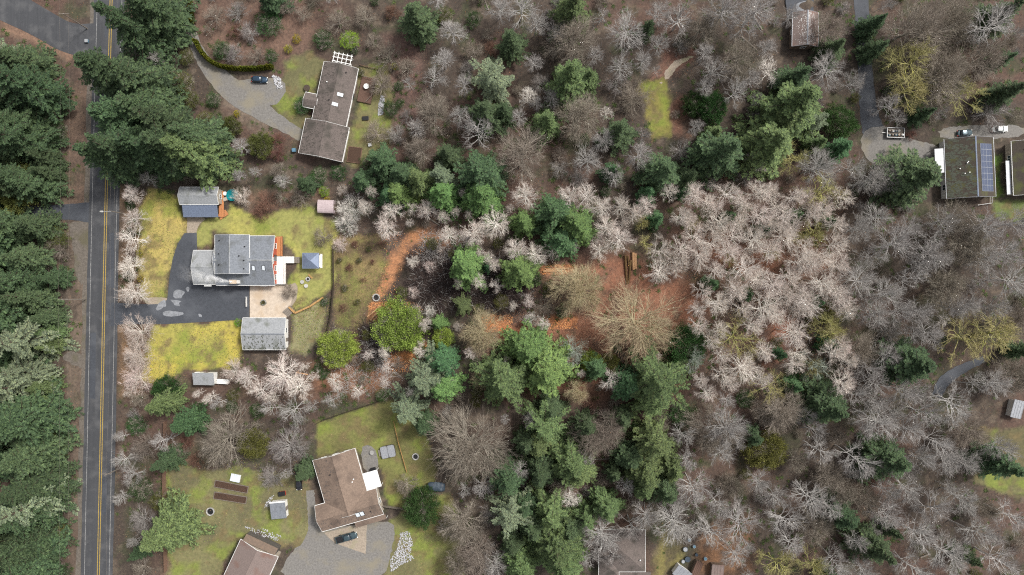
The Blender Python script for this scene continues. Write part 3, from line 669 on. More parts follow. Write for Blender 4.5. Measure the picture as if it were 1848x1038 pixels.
# --- tan-roofed house, bottom
h = rot_house('tan_house', 'big tan-roofed house with a white patio cover beside the gravel yard', 632, 888, 16)
gable(h, -6.5, 5.4, -5.0, 11.8, 3.1, 5.3, 'y', 'shingle_tan', 'wall_tan', cap='shingle_tan', oh=.5)
gable(h, -9.4, 8.1, -7.6, -.3, 3.15, 5.1, 'x', 'shingle_tan', 'wall_tan', cap='shingle_tan', oh=.5, name='front_roof')
pc = box('patio_cover', 5.5, 9.6, -.2, 4.5, 2.75, 2.9, M['trim_white'], h)
for u, v in ((9.4, 0), (9.4, 4.3)): box('post', u - .07, u + .07, v - .07, v + .07, 0, 2.75, M['trim_white'], h)
MB().prism([(-9.3, 2.55), (-7.75, 3.0), (-7.75, 2.88), (-9.3, 2.43)], -.3, 8.4, 'x').build('porch_roof', M['shingle_tan'], h)
for u in (0, 4.1, 8.2): box('post', u - .07, u + .07, -9.2, -9.06, 0, 2.45, M['trim_white'], h)
def zt(y): return 5.1 - 1.95 * abs(y + 3.95) / 3.65
for u in (1.6, 2.8): skylight(h, u - .5, u + .5, -6.2, -5.0, zt)
vent(h, 5.2, -5.6, zt(-5.6)); vent(h, -2.5, 7, 4.7); vent(h, 2.6, 3.4, 4.1, 'trim_white'); vent(h, 3.1, 4.0, 3.9, 'trim_white')
for yy in (6.4, 9.2): window(h, (4.92, yy, 1.7), '+x', 1.5, 1.2)
door(h, (4.92, 2.4, .1), '+x', 1.8, 2.05, 'glass', 'patio_door')
for xx in (-4, -.6, 2.6): window(h, (xx, 11.46, 1.7), '+y', 1.4, 1.1)
window(h, (7.76, -4, 1.8), '+x', 1.3, 1.1); door(h, (-5, -7.1, .05), '-y', 4.8, 2.2, 'trim_white', 'garage_door'); door(h, (2, -7.1, .1), '-y')
roof_moss(h, 350, -.1, 11.5, -6.5, -.55, 3.1, 5.3, 'y', 9, 1.4, (.04, .14), mt='shingle_brown'); roof_moss(h, 350, -9.2, 8, -7.6, -3.95, 3.15, 5.1, 'x', 10, 1.4, (.04, .14), mt='shingle_brown')
# --- barn roof at the bottom edge
h = rot_house('pole_barn', 'pinkish metal-roofed pole barn with a rusty ridge at the gravel yard', 462, 1012, -25)
gable(h, -5.6, 5.6, -8.6, 5.4, 3.6, 5.4, 'y', 'shingle_pink', 'wall_tan', cap='shingle_pink', oh=.3)
box('ramp', -4.9, 4.6, 5.3, 6.9, 0, 2.6, M['wall_dark'], h)
MB().prism([(5.5, 4.0), (7.1, 3.0), (7.1, 2.9), (5.5, 3.9)], -4.9, 4.6, 'x').build('lean_to_roof', M['wall_brown'], h)
door(h, (5.3, 0, .03), '+x', 3.2, 2.6, 'trim_white', 'barn_door'); window(h, (5.3, -4.5, 1.8), '+x', 1.2, .9)
# --- small dark-roofed shed by the beds
h = rot_house('tool_shed', 'small dark flat-roofed tool shed beside the vegetable beds', 507, 916, 5, 'shed')
MB().prism([(2.35, 2.6), (-2.4, 2.2), (-2.4, 2.08), (2.35, 2.48)], -2.1, 2.1, 'x').build('roof', M['shingle_grey'], h)
MB().prism([(2.2, 0), (-2.2, 0), (-2.2, 2.09), (2.2, 2.46)], -1.95, 1.95, 'x').build('wall', M['wall_white'], h)
box('ridge_flashing', -2.12, 2.12, 2.1, 2.45, 2.59, 2.63, M['trim_white'], h); door(h, (1.95, 0, .02), '+x', 1.1, 1.85, 'wood_grey')
# --- solar house, right
h = rot_house('solar_house', 'dark mossy-roofed house with two columns of solar panels', 1740, 306, 2.5)
gable(h, -7.2, 6.2, -8.2, 8.0, 3.2, 6.0, 'y', 'shingle_dark', 'wall_white', cap='metal_ridge', oh=.5, gutter='metal_grey')
zs = lambda x: 6.0 - 2.8 * abs(x + .5) / 6.7
for i in range(8):
    for j in range(2):
        u0 = 1.0 + j * 2.15; v0 = -6.8 + i * 1.62; e = .04
        V = [(x, y, zs(x) + dz) for dz in (.05, .10) for y in (v0 + e, v0 + 1.58) for x in (u0 + e, u0 + 2.1)]
        p = MB().add(V, [(0, 2, 3, 1), (4, 5, 7, 6), (0, 1, 5, 4), (2, 6, 7, 3), (0, 4, 6, 2), (1, 3, 7, 5)]).build('solar_panel', M['solar'], h)
        mb = MB()
        for (xa, xb, ya, yb) in ((u0, u0 + 2.14, v0 - .03, v0 + .04), (u0, u0 + 2.14, v0 + 1.58, v0 + 1.63 - .04), (u0 - .03, u0 + .04, v0, v0 + 1.58), (u0 + 2.1, u0 + 2.13, v0, v0 + 1.58), (u0 + 1.03, u0 + 1.07, v0, v0 + 1.58)):
            V = [(x, y, zs(x) + dz) for dz in (.04, .115) for y in (ya, yb) for x in (xa, xb)]
            mb.add(V, [(0, 2, 3, 1), (4, 5, 7, 6), (0, 1, 5, 4), (2, 6, 7, 3), (0, 4, 6, 2), (1, 3, 7, 5)])
        mb.build('frame', M['metal_grey'], p)
for xx, yy in ((-2.6, 1.0), (-2.4, 1.3), (-3.2, -1.8), (-4.2, -.4), (-2.2, -1.6)): vent(h, xx, yy, zs(xx), 'trim_white', .15, .3)
MB().prism([(-9.6, 2.6), (-7.25, 3.0), (-7.25, 2.9), (-9.6, 2.5)], -1.0, 5.6, 'y').build('side_roof', M['galv'], h)
for v in (-.8, 5.4): box('post', -9.5, -9.36, v - .07, v + .07, 0, 2.5, M['wood_grey'], h)
for v in (-5, 0, 4): window(h, (-6.87, v, 1.7), '-x', 1.4, 1.1)
roof_moss(h, 700, -8, 7.8, -7.2, -.5, 3.2, 6.0, 'y', 8, 1.2, (.1, .3))
door(h, (0, 7.65, .1), '+y'); window(h, (3, -7.85, 1.8), '-y', 1.5, 1.2)
# --- neighbour with brown roof at right edge
h = rot_house('dark_roof_house', 'dark brown-roofed house beside a grass strip and courtyard fence', 1846, 306, 2.5)
gable(h, -5.2, 6.5, -7.4, 7.4, 3.2, 5.2, 'y', 'shingle_dark', 'wall_tan', cap='shingle_dark', oh=.5)
vent(h, -2.2, 5, 4.2, 'trim_white', .25); vent(h, -1.8, 0, 4.4, 'trim_white'); window(h, (-4.87, 3, 1.7), '-x', 1.4, 1.1); door(h, (-4.87, -2, .05), '-x')
box('flat_porch', -6.6, -5.25, -7.0, 2.2, 2.5, 2.62, M['metal_grey'], h)
for v in (-6.8, 2.0): box('post', -6.5, -6.38, v - .06, v + .06, 0, 2.5, M['wood_grey'], h)
o = rot_house('courtyard_fence', 'pale low fence around the grass strip beside the solar house', 1797, 318, 2.5, 'fence')
for (p, q) in (((-2.0, 8.5), (-2.0, -7.5)), ((-2.0, -7.5), (-26 + 20, -7.9))):
    mb = MB(); mb.tube((*p, 1.1), (*q, 1.1), .06, n=4); mb.tube((*p, .4), (*q, .4), .05, n=4); mb.build('rail', M['trim_white'], o)
    n = int(math.dist(p, q) / 2)
    for k in range(n + 1): u = k / n; x_, y_ = p[0] + (q[0]-p[0])*u, p[1] + (q[1]-p[1])*u; box('post', x_ - .07, x_ + .07, y_ - .07, y_ + .07, 0, 1.2, M['trim_white'], o)
# --- cabin at top
h = rot_house('leaf_strewn_cabin', 'cabin with white-speckled rusty roof beside the forest lane', 1445, 62, -1)
gable(h, -3.5, 3.5, -4.4, 4.9, 3.0, 4.6, 'y', 'shingle_pink', 'wall_brown', cap='metal_grey', oh=.35, gutter='metal_grey')
window(h, (0, -4.15, 1.7), '-y', 1.3, 1.1); window(h, (-3.15, 0, 1.7), '-x', 1.2, 1.0)
mb = MB()
for k in range(420):
    u = random.gauss(0, 1.2); v = random.uniform(-4.2, 4.7); u = max(-3.2, min(3.2, u)); z = 4.6 - 1.6 * abs(u) / 3.5 + .012; r_ = random.uniform(.05, .14)
    mb.add([(u - r_, v, z - r_*.3), (u, v - r_, z), (u + r_, v, z - r_*.3), (u, v + r_ * 1.3, z + .02)], [(0, 1, 2, 3)])
tag(mb.build('fallen_petals', M['trim_white'], h), kind='stuff')
sheet('cabin_yard', [(1418,0),(1468,0),(1466,34),(1420,34)], .2, M['asphalt'], 0, 1)
sheet('pale_patch', [(1440,4),(1456,2),(1452,14),(1458,24),(1446,26),(1434,16)], .205, M['asphalt_pale'], 1, 1.2, paved=False)
# --- hip roofed house at the bottom
h = rot_house('hip_roof_house', 'brown hip-roofed house half hidden under bare trees', 1127, 990, 0)
hip(h, -6.6, 5.2, -5.2, 6.2, 3.0, 5.2, 'shingle_brown', gutter='trim_white')
MB().prism([(5.8, 0), (-4.8, 0), (-4.8, 2.9), (5.8, 2.9)], -6.2, 4.8, 'x').build('wall', M['wall_tan'], h)
hip(h, -7.5, -2.0, -6.4, 1.0, 2.98, 4.5, 'shingle_brown', name='wing_roof', gutter='trim_white'); box('wing_wall', -7.1, -2.4, -6.0, .6, 0, 2.86, M['wall_tan'], h)
MB().prism([(-5.4, 2.6), (-9.0, 2.2), (-9.0, 2.1), (-5.4, 2.5)], -1.8, 6.8, 'x').build('porch_roof', M['shingle_brown'], h)
for u in (-1.6, 2.5, 6.6): box('post', u - .07, u + .07, -8.9, -8.76, 0, 2.2, M['trim_white'], h)
for u in (-4, 0, 3): window(h, (u, 5.8, 1.7), '+y', 1.3, 1.1)
window(h, (4.8, 1, 1.7), '+x', 1.3, 1.1); vent(h, 3.6, -1.6, 4.0, 'trim_white'); door(h, (0, -4.8, .1), '-y')
# --- two scrap shelters at bottom and a pale shed at right
def lean(name, label, px, py, ang, w_, d_, h_, rm, wm):
    o = rot_house(name, label, px, py, ang, 'shed')
    MB().prism([(-d_/2, h_ * .85), (d_/2, h_), (d_/2, h_ - .08), (-d_/2, h_ * .85 - .08)], -w_/2, w_/2, 'x').build('roof', M[rm], o)
    MB().prism([(-d_/2 + .2, 0), (d_/2 - .2, 0), (d_/2 - .2, h_ - .12), (-d_/2 + .2, h_ * .85 - .08)], -w_/2 + .15, w_/2 - .15, 'x').build('wall', M[wm], o)
    for k in range(5): u = -w_/2 + .1 + k * (w_ - .2) / 4; MB().prism([(-d_/2, h_ * .85), (d_/2, h_), (d_/2, h_ + .05), (-d_/2, h_ * .85 + .05)], u - .03, u + .03, 'x').build('rib', M[rm], o)
    door(o, (w_/2 - .15, 0, .02), '+x', .9, 1.7, 'wood_grey'); return o
lean('scrap_shelter', 'weathered white-framed shelter beside the scattered blue tubs', 1228, 1030, -35, 4.5, 3.2, 2.3, 'metal_grey', 'wall_white')
lean('plank_shelter', 'brown plank shelter with a pale edge beside the blue tubs', 1255, 1022, -20, 2.0, 4.4, 2.2, 'deck_brown', 'wall_brown')
lean('rusty_shelter', 'small pinkish rusty-roofed shelter beyond the brown plank one', 1291, 1028, -4, 3.4, 4.4, 2.2, 'shingle_pink', 'wall_brown')
lean('white_shed', 'pale grey shed under bare branches beside the olive lawn', 1826, 736, -12, 3.0, 5.0, 2.4, 'metal_grey', 'wall_white')

# ------------------------------------------------------------------ vehicles
def superring(l, w_, z, n=24, e=3.2, cx=0.0):
    return [(cx + l / 2 * abs(math.cos(t)) ** (2 / e) * (1 if math.cos(t) >= 0 else -1), w_ / 2 * abs(math.sin(t)) ** (2 / e) * (1 if math.sin(t) >= 0 else -1), z) for t in np.linspace(0, 2 * math.pi, n, endpoint=False)]
def wheel(parent, x, y, r=.34):
    s = 1 if y > 0 else -1; mb = MB(); mb.tube((x, y - .11, r), (x, y + .11, r), r, n=16); w_ = mb.build('wheel', M['rubber'], parent)
    MB().tube((x, y + s * .10, r), (x, y + s * .125, r), r * .6, n=12).build('rim', M['steel'], w_)
def car(name, label, px, py, ang, L_=4.5, W_=1.8, H_=1.5, m='car_blue', cab=(-.35, 2.5), roof_len=1.5, bed=None, cat='car'):
    o = rot_house(name, label, px, py, ang, cat)
    k = H_ / 1.5
    MB().loft([superring(L_ * .96, W_ * .92, .28), superring(L_, W_, .5), superring(L_, W_, .72 * k), superring(L_ * .97, W_ * .95, .86 * k), superring(L_ * .92, W_ * .86, .93 * k)]).build('body', M[m], o, True)
    cx, cl = cab; zb_ = .9 * k; zr = H_
    cab_r = [superring(cl, W_ * .90, zb_, 24, 4, cx), superring(cl * .82, W_ * .84, zb_ + (zr - zb_) * .6, 24, 4, cx - .05), superring(roof_len, W_ * .74, zr - .04, 24, 4, cx - .1), superring(roof_len * .9, W_ * .66, zr, 24, 4, cx - .1)]
    g = MB().loft(cab_r[:3]).build('glasshouse', M['glass'], o, True)
    MB().loft([superring(roof_len + .06, W_ * .76, zr - .06, 24, 4, cx - .1), superring(roof_len, W_ * .74, zr + .005, 24, 4, cx - .1), superring(roof_len * .86, W_ * .62, zr + .03, 24, 4, cx - .1)]).build('roof', M[m], o, True)
    mb = MB()
    for sx, sy in ((1, 1), (1, -1), (-1, 1), (-1, -1)):
        mb.tube((cx + sx * cl * .43, sy * W_ * .40, zb_), (cx - .1 + sx * roof_len * .46, sy * W_ * .345, zr - .02), .045, n=5)
    for sy in (1, -1): mb.tube((cx - .05, sy * W_ * .455, zb_), (cx - .1, sy * W_ * .37, zr - .03), .04, n=5)
    mb.build('pillar', M[m], o)
    for sx in (L_ * .31, -L_ * .30):
        for sy in (1, -1): wheel(o, sx, sy * (W_ / 2 - .10))
    for sy in (1, -1):
        box('headlight', L_/2 - .22, L_/2 - .02, sy * W_ * .36 - .17, sy * W_ * .36 + .17, .60 * k, .76 * k, M['light_white'], o, .04)
        box('taillight', -L_/2 + .01, -L_/2 + .16, sy * W_ * .38 - .12, sy * W_ * .38 + .12, .62 * k, .82 * k, M['light_red'], o, .03)
        box('mirror', cx + cl * .34, cx + cl * .34 + .14, sy * (W_ / 2 + .06) - .1, sy * (W_ / 2 + .06) + .1, zb_, zb_ + .14, M[m], o, .03)
    if bed:
        b0, b1 = bed; mb = MB(); e = .08; zt_ = 1.08 * k
        mb.box(b0, b1, -W_*.46, -W_*.46 + e, .85, zt_); mb.box(b0, b1, W_*.46 - e, W_*.46, .85, zt_); mb.box(b0, b0 + e, -W_*.46 + e, W_*.46 - e, .85, zt_); mb.box(b1 - e, b1, -W_*.46 + e, W_*.46 - e, .85, zt_)
        bd = mb.build('bed', M[m], o); box('bed_liner', b0 + e, b1 - e, -W_*.46 + e, W_*.46 - e, .90 * k, .955 * k, M['black'], bd)
        box('tailgate', -L_/2 - .02, -L_/2 + .05, -W_*.44, W_*.44, .55, zt_, M[m], o)
    return o
car('parked_car', 'dark blue estate car parked on gravel beside the yellow-green hedge', 470, 145, -4, 4.5, 1.8, 1.5, 'car_blue', (-.55, 2.9), 2.0)
car('pickup_truck', 'dark green pickup truck parked before the tan-roofed house', 627, 968, 15, 6.0, 2.0, 1.85, 'car_green', (.25, 2.3), 1.45, bed=(-2.92, -.95), cat='pickup truck')
car('compact_car', 'very small dark car parked beside the tan-roofed house', 541, 873, -88, 3.2, 1.6, 1.5, 'car_dark', (-.2, 2.1), 1.4)
car('teal_car', 'dark teal car nosed up to the solar house', 1738, 241, 4, 4.2, 1.8, 1.5, 'car_green', (-.3, 2.4), 1.4)
car('white_car', 'white saloon car parked under bare branches near the solar house', 1801, 234, 2, 4.5, 1.8, 1.45, 'car_white', (-.2, 2.5), 1.4)
# cargo trailer
o = rot_house('utility_trailer', 'open utility trailer piled with junk on the parking yard', 1613, 241, -2, 'trailer')
box('floor', -2.3, 2.3, -1.3, 1.3, .55, .65, M['wood_grey'], o)
for (a0, a1, b0, b1) in ((-2.4, 2.4, -1.38, -1.3), (-2.4, 2.4, 1.3, 1.38), (-2.4, -2.3, -1.3, 1.3), (2.3, 2.4, -1.3, 1.3)): box('side', a0, a1, b0, b1, .55, 1.1, M['galv'], o)
for sy in (1, -1): wheel(o, 0, sy * 1.45, .34)
MB().tube((-2.4, 0, .55), (-3.6, 0, .5), .06, n=6).build('drawbar', M['steel'], o)
MB().tube((-3.4, 0, 0), (-3.4, 0, .6), .04, n=6).build('jockey_stand', M['steel'], o)
for k in range(9):
    c = P(1613, 241); j = empty('cargo_box', (c.x + -1.7 + (k % 5) * .85, c.y - .6 + (k // 5) * 1.1, .65), random.uniform(-.5, .5)); tag(j, 'loose box of junk in the open utility trailer', 'box', 'boxes in the utility trailer')
    s_ = random.uniform(.22, .36); box('carton', -s_, s_, -s_ * .8, s_ * .8, 0, random.uniform(.4, .7), M[random.choice(['trim_white', 'tarp_blue', 'wall_brown', 'galv'])], j); box('flap', -s_ * .9, s_ * .1, -s_ * .7, s_ * .7, .7, .72, M['wall_tan'], j)

# ------------------------------------------------------------------ yard things
def timber_wall():
    pts = [(522, 554), (533, 565), (560, 553), (584, 537)]
    c = P(540, 560); o = empty('retaining_wall', c); tag(o, 'low stepped timber retaining wall along the back lawn edge', 'retaining wall')
    for i in range(3):
        a, b = P(*pts[i]) - c, P(*pts[i + 1]) - c; d = (b - a); n = max(1, round(d.length / 2.6))
        for k in range(n):
            for row in range(2):
                p, q = a.lerp(b, k / n), a.lerp(b, (k + 1) / n - .01); an = math.atan2(d.y, d.x)
                Mx = Matrix.Translation(((p.x + q.x) / 2, (p.y + q.y) / 2, .16 + .3 * row)) @ Matrix.Rotation(an, 4, 'Z'); ln = (q - p).length / 2 - .015
                MB().box(-ln, ln, -.28 + row * .05, .28 - row * .05, -.149, .149, Mx).build('timber', M['timber'], o, bevel=.02)
timber_wall()
c = P(522, 562); o = empty('garden_steps', c, R(-48)); tag(o, 'dark plank garden steps at the corner of the patio', 'steps')
for k in range(4): box('step', -.35 + k * .5 - .7, .13 + k * .5 - .7, -1.3, 1.3, 0, .45 - .1 * k, M['wood_grey'], o)
def ring(c, r0, r1, z0, z1, n=20):
    mb = MB(); V = []; F = []
    for i in range(n):
        t = 2 * math.pi * i / n
        for r_, z in ((r0, z0), (r1, z0), (r1, z1), (r0, z1)): V.append((c[0] + r_ * math.cos(t), c[1] + r_ * math.sin(t), z))
    for i in range(n):
        for k in range(4): F.append((4 * i + k, 4 * ((i + 1) % n) + k, 4 * ((i + 1) % n) + (k + 1) % 4, 4 * i + (k + 1) % 4))
    return mb.add(V, F)
def fire_ring(px, py, r, label, z=0.02):
    c = P(px, py); o = empty('fire_pit', (c.x, c.y, z)); tag(o, label, 'fire pit')
    n = 11
    for k in range(n):
        t = 2 * math.pi * k / n; Mx = Matrix.Rotation(t, 4, 'Z') @ Matrix.Translation((r, 0, .15)); MB().box(-.16, .16, -r * .27, r * .27, -.15, .15, Mx).build('stone', M['stone'], o, bevel=.04)
    MB().cyl((0, 0), r - .12, 0, .06, 14).build('ash', M['black'], o)
fire_ring(556, 504, .5, 'ring of stones fire pit on the back lawn by the bench')
fire_ring(679, 537, .9, 'pale ash-filled stone fire pit at the end of the orange path', gz(*P(679, 537).xy))
fire_ring(750, 824, .8, 'small brick fire pit on the green lawn behind the hot tub')
fire_ring(380, 923, 1.0, 'dark round fire pit on the lawn below the vegetable beds')
for px, py, lb in ((546, 509, 'pale round paving disc beside the fire pit'), (553, 516, 'pale round paving disc beside the fire pit')):
    c = P(px, py, .02); t = empty('stool', c); tag(t, lb, 'stool', 'stone stools round the fire pit'); MB().cyl((0, 0), .55, .3, .4, 16).build('seat', M['stone'], t); MB().cyl((0, 0), .3, 0, .3, 10, .36).build('base', M['stone'], t)
def bench(px, py, ang, label, l=1.5, mt='timber'):
    o = rot_house('bench', label, px, py, ang, 'bench')
    for k in range(3): box('slat', -l/2, l/2, -.22 + k * .15, -.1 + k * .15, .42, .46, M[mt], o)
    for u in (-l/2 + .15, l/2 - .15): box('leg', u - .05, u + .05, -.2, .2, 0, .42, M[mt], o)
    return o
bench(561, 499, -45, 'short plank bench beside the stone fire pit')
# planter on patio
c = P(476, 546, .06); o = empty('planter', c); tag(o, 'round stone planter with moss in the middle of the patio', 'planter')
ring((0, 0), .55, .8, 0, .4).build('rim', M['stone'], o); MB().cyl((0, 0), .56, 0, .3, 16).build('soil', M['soil'], o)
def tuft(parent, r, h_, n, mt, name='plant', seed=0):
    rr = np.random.default_rng(seed); th = rr.random(n) * 6.28; rad = rr.random(n) ** .5 * r; base = np.stack([rad * np.cos(th), rad * np.sin(th), np.zeros(n)], 1)
    d = np.stack([np.cos(th) * .6, np.sin(th) * .6, np.ones(n)], 1) + rr.normal(0, .4, (n, 3)); d /= np.linalg.norm(d, axis=1)[:, None]
    sd_ = np.cross(d, rr.normal(0, 1, (n, 3))); sd_ /= np.linalg.norm(sd_, axis=1)[:, None]; ln = h_ * (.5 + rr.random(n))
    V = np.stack([base, base + d * (ln * .5)[:, None] + sd_ * (ln * .16)[:, None], base + d * ln[:, None], base + d * (ln * .5)[:, None] - sd_ * (ln * .16)[:, None]], 1)
    t = np.repeat(.75 + .5 * rr.random((n, 1)), 4, 0) * np.ones((1, 3))
    return link(bpy.data.objects.new(name, npmesh(name, V.reshape(-1, 3), np.arange(4 * n).reshape(n, 4), M[mt], False, t)), parent)
pl = tuft(o, .5, .45, 60, 'leaf_mossbush'); pl.location.z = .28
# white gate between drive and patio, and the dark fence line
def fence(name, label, pts, hgt, mt, post=2.4, board=True, cat='fence'):
    c = P(*pts[0]); c.z = 0; o = empty(name, c); tag(o, label, cat)
    for i in range(len(pts) - 1):
        a, b = P(*pts[i]) - c, P(*pts[i + 1]) - c; d = b - a; n = max(1, round(d.length / post)); an = math.atan2(d.y, d.x)
        for k in range(n):
            p, q = a.lerp(b, k / n), a.lerp(b, (k + 1) / n)
            box_ = MB().box(-.06, .06, -.06, .06, -.1, hgt + .12, Matrix.Translation((p.x, p.y, 0)) @ Matrix.Rotation(an, 4, 'Z')).build('post', M[mt], o)
            Mx = Matrix.Translation(((p.x + q.x) / 2, (p.y + q.y) / 2, 0)) @ Matrix.Rotation(an, 4, 'Z'); ln = (q - p).length / 2 - .065; mb = MB()
            if board:
                m_ = max(2, int(ln * 2 / .2)); wd = ln * 2 / m_
                for j in range(m_): mb.box(-ln + j * wd + .008, -ln + (j + 1) * wd - .008, -.02, .02, .05, hgt + random.uniform(-.02, .02), Mx)
                mb.build('panel', M[mt], o)
            else:
                for z in (.3, hgt * .62, hgt): mb.box(-ln, ln, -.03, .03, z - .06, z + .06, Mx)
                mb.build('rail', M[mt], o)
    return o
fence('patio_gate', 'white slatted gate between the asphalt drive and the patio', [(446, 536), (446, 554)], 1.0, 'trim_white', 1.4, cat='gate')
fence('yard_fence', 'dark wooden fence between the back lawn and the meadow', [(602, 448), (603, 520), (598, 570), (590, 606)], 1.3, 'wood_dark')
fence('roadside_fence', 'long brown board fence between the roadside trees and the neighbouring lawn', [(301, 760), (300, 840), (299, 880), (300, 935), (302, 1030)], 1.9, 'fence_brown')
fence('boundary_fence', 'dark curving fence above the tan-roofed house lawn', [(572, 764), (585, 757), (640, 738), (690, 722)], 1.2, 'wood_dark')
fence('yellow_rail_fence', 'thin yellowed rail fence crossing the green lawn by the hot tub', [(711, 760), (720, 800), (735, 852)], .8, 'timber', 2.6, False)
fence('side_fence', 'grey fence joining the tan-roofed house to dark evergreens', [(692, 912), (730, 917)], 1.5, 'wood_grey', 2.0)
fence('lane_fence', 'weathered low fence beside the long brown house garden', [(650, 118), (690, 128)], .6, 'fence_brown', 2.0, False)
# trampoline, playhouse deck
c = P(421, 353); o = empty('trampoline', c); tag(o, 'round teal trampoline beside the garage', 'trampoline')
MB().cyl((0, 0), 1.35, .78, .80, 24).build('jumping_mat', M['tarp_teal'], o); ring((0, 0), 1.35, 1.62, .76, .86, 24).build('pad', M['tarp_teal'], o)
for k in range(6): t = k * math.pi / 3; MB().tube((1.5 * math.cos(t), 1.5 * math.sin(t), 0), (1.5 * math.cos(t), 1.5 * math.sin(t), .78), .04, n=6).build('leg', M['steel'], o)
o = deck('side_deck', 'cluttered cedar side deck next to the garage', [(395, 345, 404, 392)], .6, 'deck_cedar', [])
c = P(403, 388); o = empty('deck_ramp', c, R(35)); tag(o, 'slanted orange plank ramp at the garage corner', 'ramp')
for k in range(4): box('plank', -1.3, 1.4, -.8 + k * .4 + .01, -.8 + k * .4 + .39, .30, .36, M['deck_cedar'], o)
box('bearer', -1.2, 1.2, -.7, .7, 0, .295, M['wood_dark'], o)
def crate(px, py, z, label, cat, sx, sy, h_, m1, m2, name, ang=0):
    o = rot_house(name, label, px, py, ang, cat); o.location.z = z
    box('body', -sx/2, sx/2, -sy/2, sy/2, 0, h_, M[m1], o, .04); box('lid', -sx/2 - .04, sx/2 + .04, -sy/2 - .04, sy/2 + .04, h_ + .002, h_ + .08, M[m2], o, .02); return o
crate(398, 352, .6, 'black storage box on the cluttered cedar deck', 'box', 1.2, 2.2, .9, 'black', 'wall_dark', 'storage_box')
round_table(408, 350, .02, 'small round white table between garage deck and trampoline', .55)
crate(408, 360, 0, 'pale plastic chest beside the teal trampoline', 'box', 1.1, .9, .7, 'trim_white', 'wall_tan', 'plastic_chest', 20)
crate(404, 688, 0, 'long white chest freezer beside the small white shed', 'chest', 3.2, 1.2, .9, 'trim_white', 'trim_white', 'chest_freezer', -3)
# hot tub
c = P(701, 814); o = empty('hot_tub', c, R(12)); tag(o, 'grey covered hot tub on the green lawn behind the tan-roofed house', 'hot tub')
MB().loft([superring(4.0, 3.4, 0, 24, 5), superring(4.0, 3.4, .85, 24, 5)]).build('cabinet', M['wall_dark'], o)
for s_ in (-1, 1): MB().loft([[(s_ * 1.0 + p[0] * .98, p[1], p[2]) for p in superring(1.95, 3.3, z, 20, 6)] for z in (.86, .98)]).build('cover', M['metal_grey'], o)
box('step', -2.7, -2.05, -.9, .9, 0, .4, M['wood_grey'], o)
# covered pool / tarp
c = P(788, 877); o = empty('covered_trailer', c, R(-3)); tag(o, 'tarp-covered boat trailer under the huge maple', 'trailer')
MB().loft([superring(4.6, 2.4, .55, 20, 4), superring(5.0, 2.7, .95, 20, 4), superring(4.4, 2.0, 1.25, 20, 3), superring(3.4, .8, 1.45, 20, 3)]).build('tarp', M['tarp_dark'], o, True)
for sy in (1, -1): wheel(o, -.3, sy * 1.15, .32)
MB().tube((-2.2, 0, .5), (-3.4, 0, .45), .06, n=6).build('drawbar', M['steel'], o); MB().tube((-3.2, 0, 0), (-3.2, 0, .5), .05, n=6).build('jockey_stand', M['steel'], o)
# rear patio clutter of tan house
sheet('patio', [(650,808),(668,802),(680,816),(684,848),(658,856)], .05, M['gravel'], 1, .6)
round_table(672, 816, .05, 'small grey table on the patio behind the tan-roofed house', .6, 'stone')
crate(674, 846, .05, 'dark barbecue beside the patio cover', 'barbecue', 1.3, .8, .9, 'black', 'black', 'barbecue', 12)
# vegetable beds
def bed(px, py, ang, label, l, w_):
    o = rot_house('raised_bed', label, px, py, ang, 'raised bed')
    for (a0, a1, b0, b1) in ((-l/2, l/2, -w_/2, -w_/2 + .12), (-l/2, l/2, w_/2 - .12, w_/2), (-l/2, -l/2 + .12, -w_/2 + .12, w_/2 - .12), (l/2 - .12, l/2, -w_/2 + .12, w_/2 - .12)): box('board', a0, a1, b0, b1, 0, .35, M['wood_grey'], o)
    box('soil', -l/2 + .12, l/2 - .12, -w_/2 + .12, w_/2 - .12, 0, .28, M['soil'], o)
    t = tuft(o, 1, .55, 260, 'twig_red', 'dead_plants', px); me = t.data; co = np.empty(len(me.vertices) * 3); me.vertices.foreach_get('co', co); co = co.reshape(-1, 3); rr = np.random.default_rng(px)
    off = np.repeat(np.stack([rr.uniform(-l/2 + .3, l/2 - .3, 260), rr.uniform(-w_/2 + .3, w_/2 - .3, 260), np.full(260, .27)], 1), 4, 0); co = co * [.3, .3, 1] + off; me.vertices.foreach_set('co', co.ravel()); me.update()
bed(418, 878, -11, 'long raised bed of brown dead plants, upper of the pair', 9.4, 2.0)
bed(416, 898, -9, 'long raised bed of brown dead plants, lower of the pair', 9.2, 2.0)
crate(426, 862, 0, 'square white cold frame above the vegetable beds', 'cold frame', 2.6, 2.0, .5, 'trim_white', 'skylight', 'cold_frame', -12)
crate(510, 890, 0, 'dark red wheelbarrow crate behind the tool shed', 'crate', 1.8, 1.2, .7, 'light_red', 'black', 'garden_crate', 10)
round_table(555, 160, .02, 'round dark garden table beside the long house porch', .9, 'wood_dark')
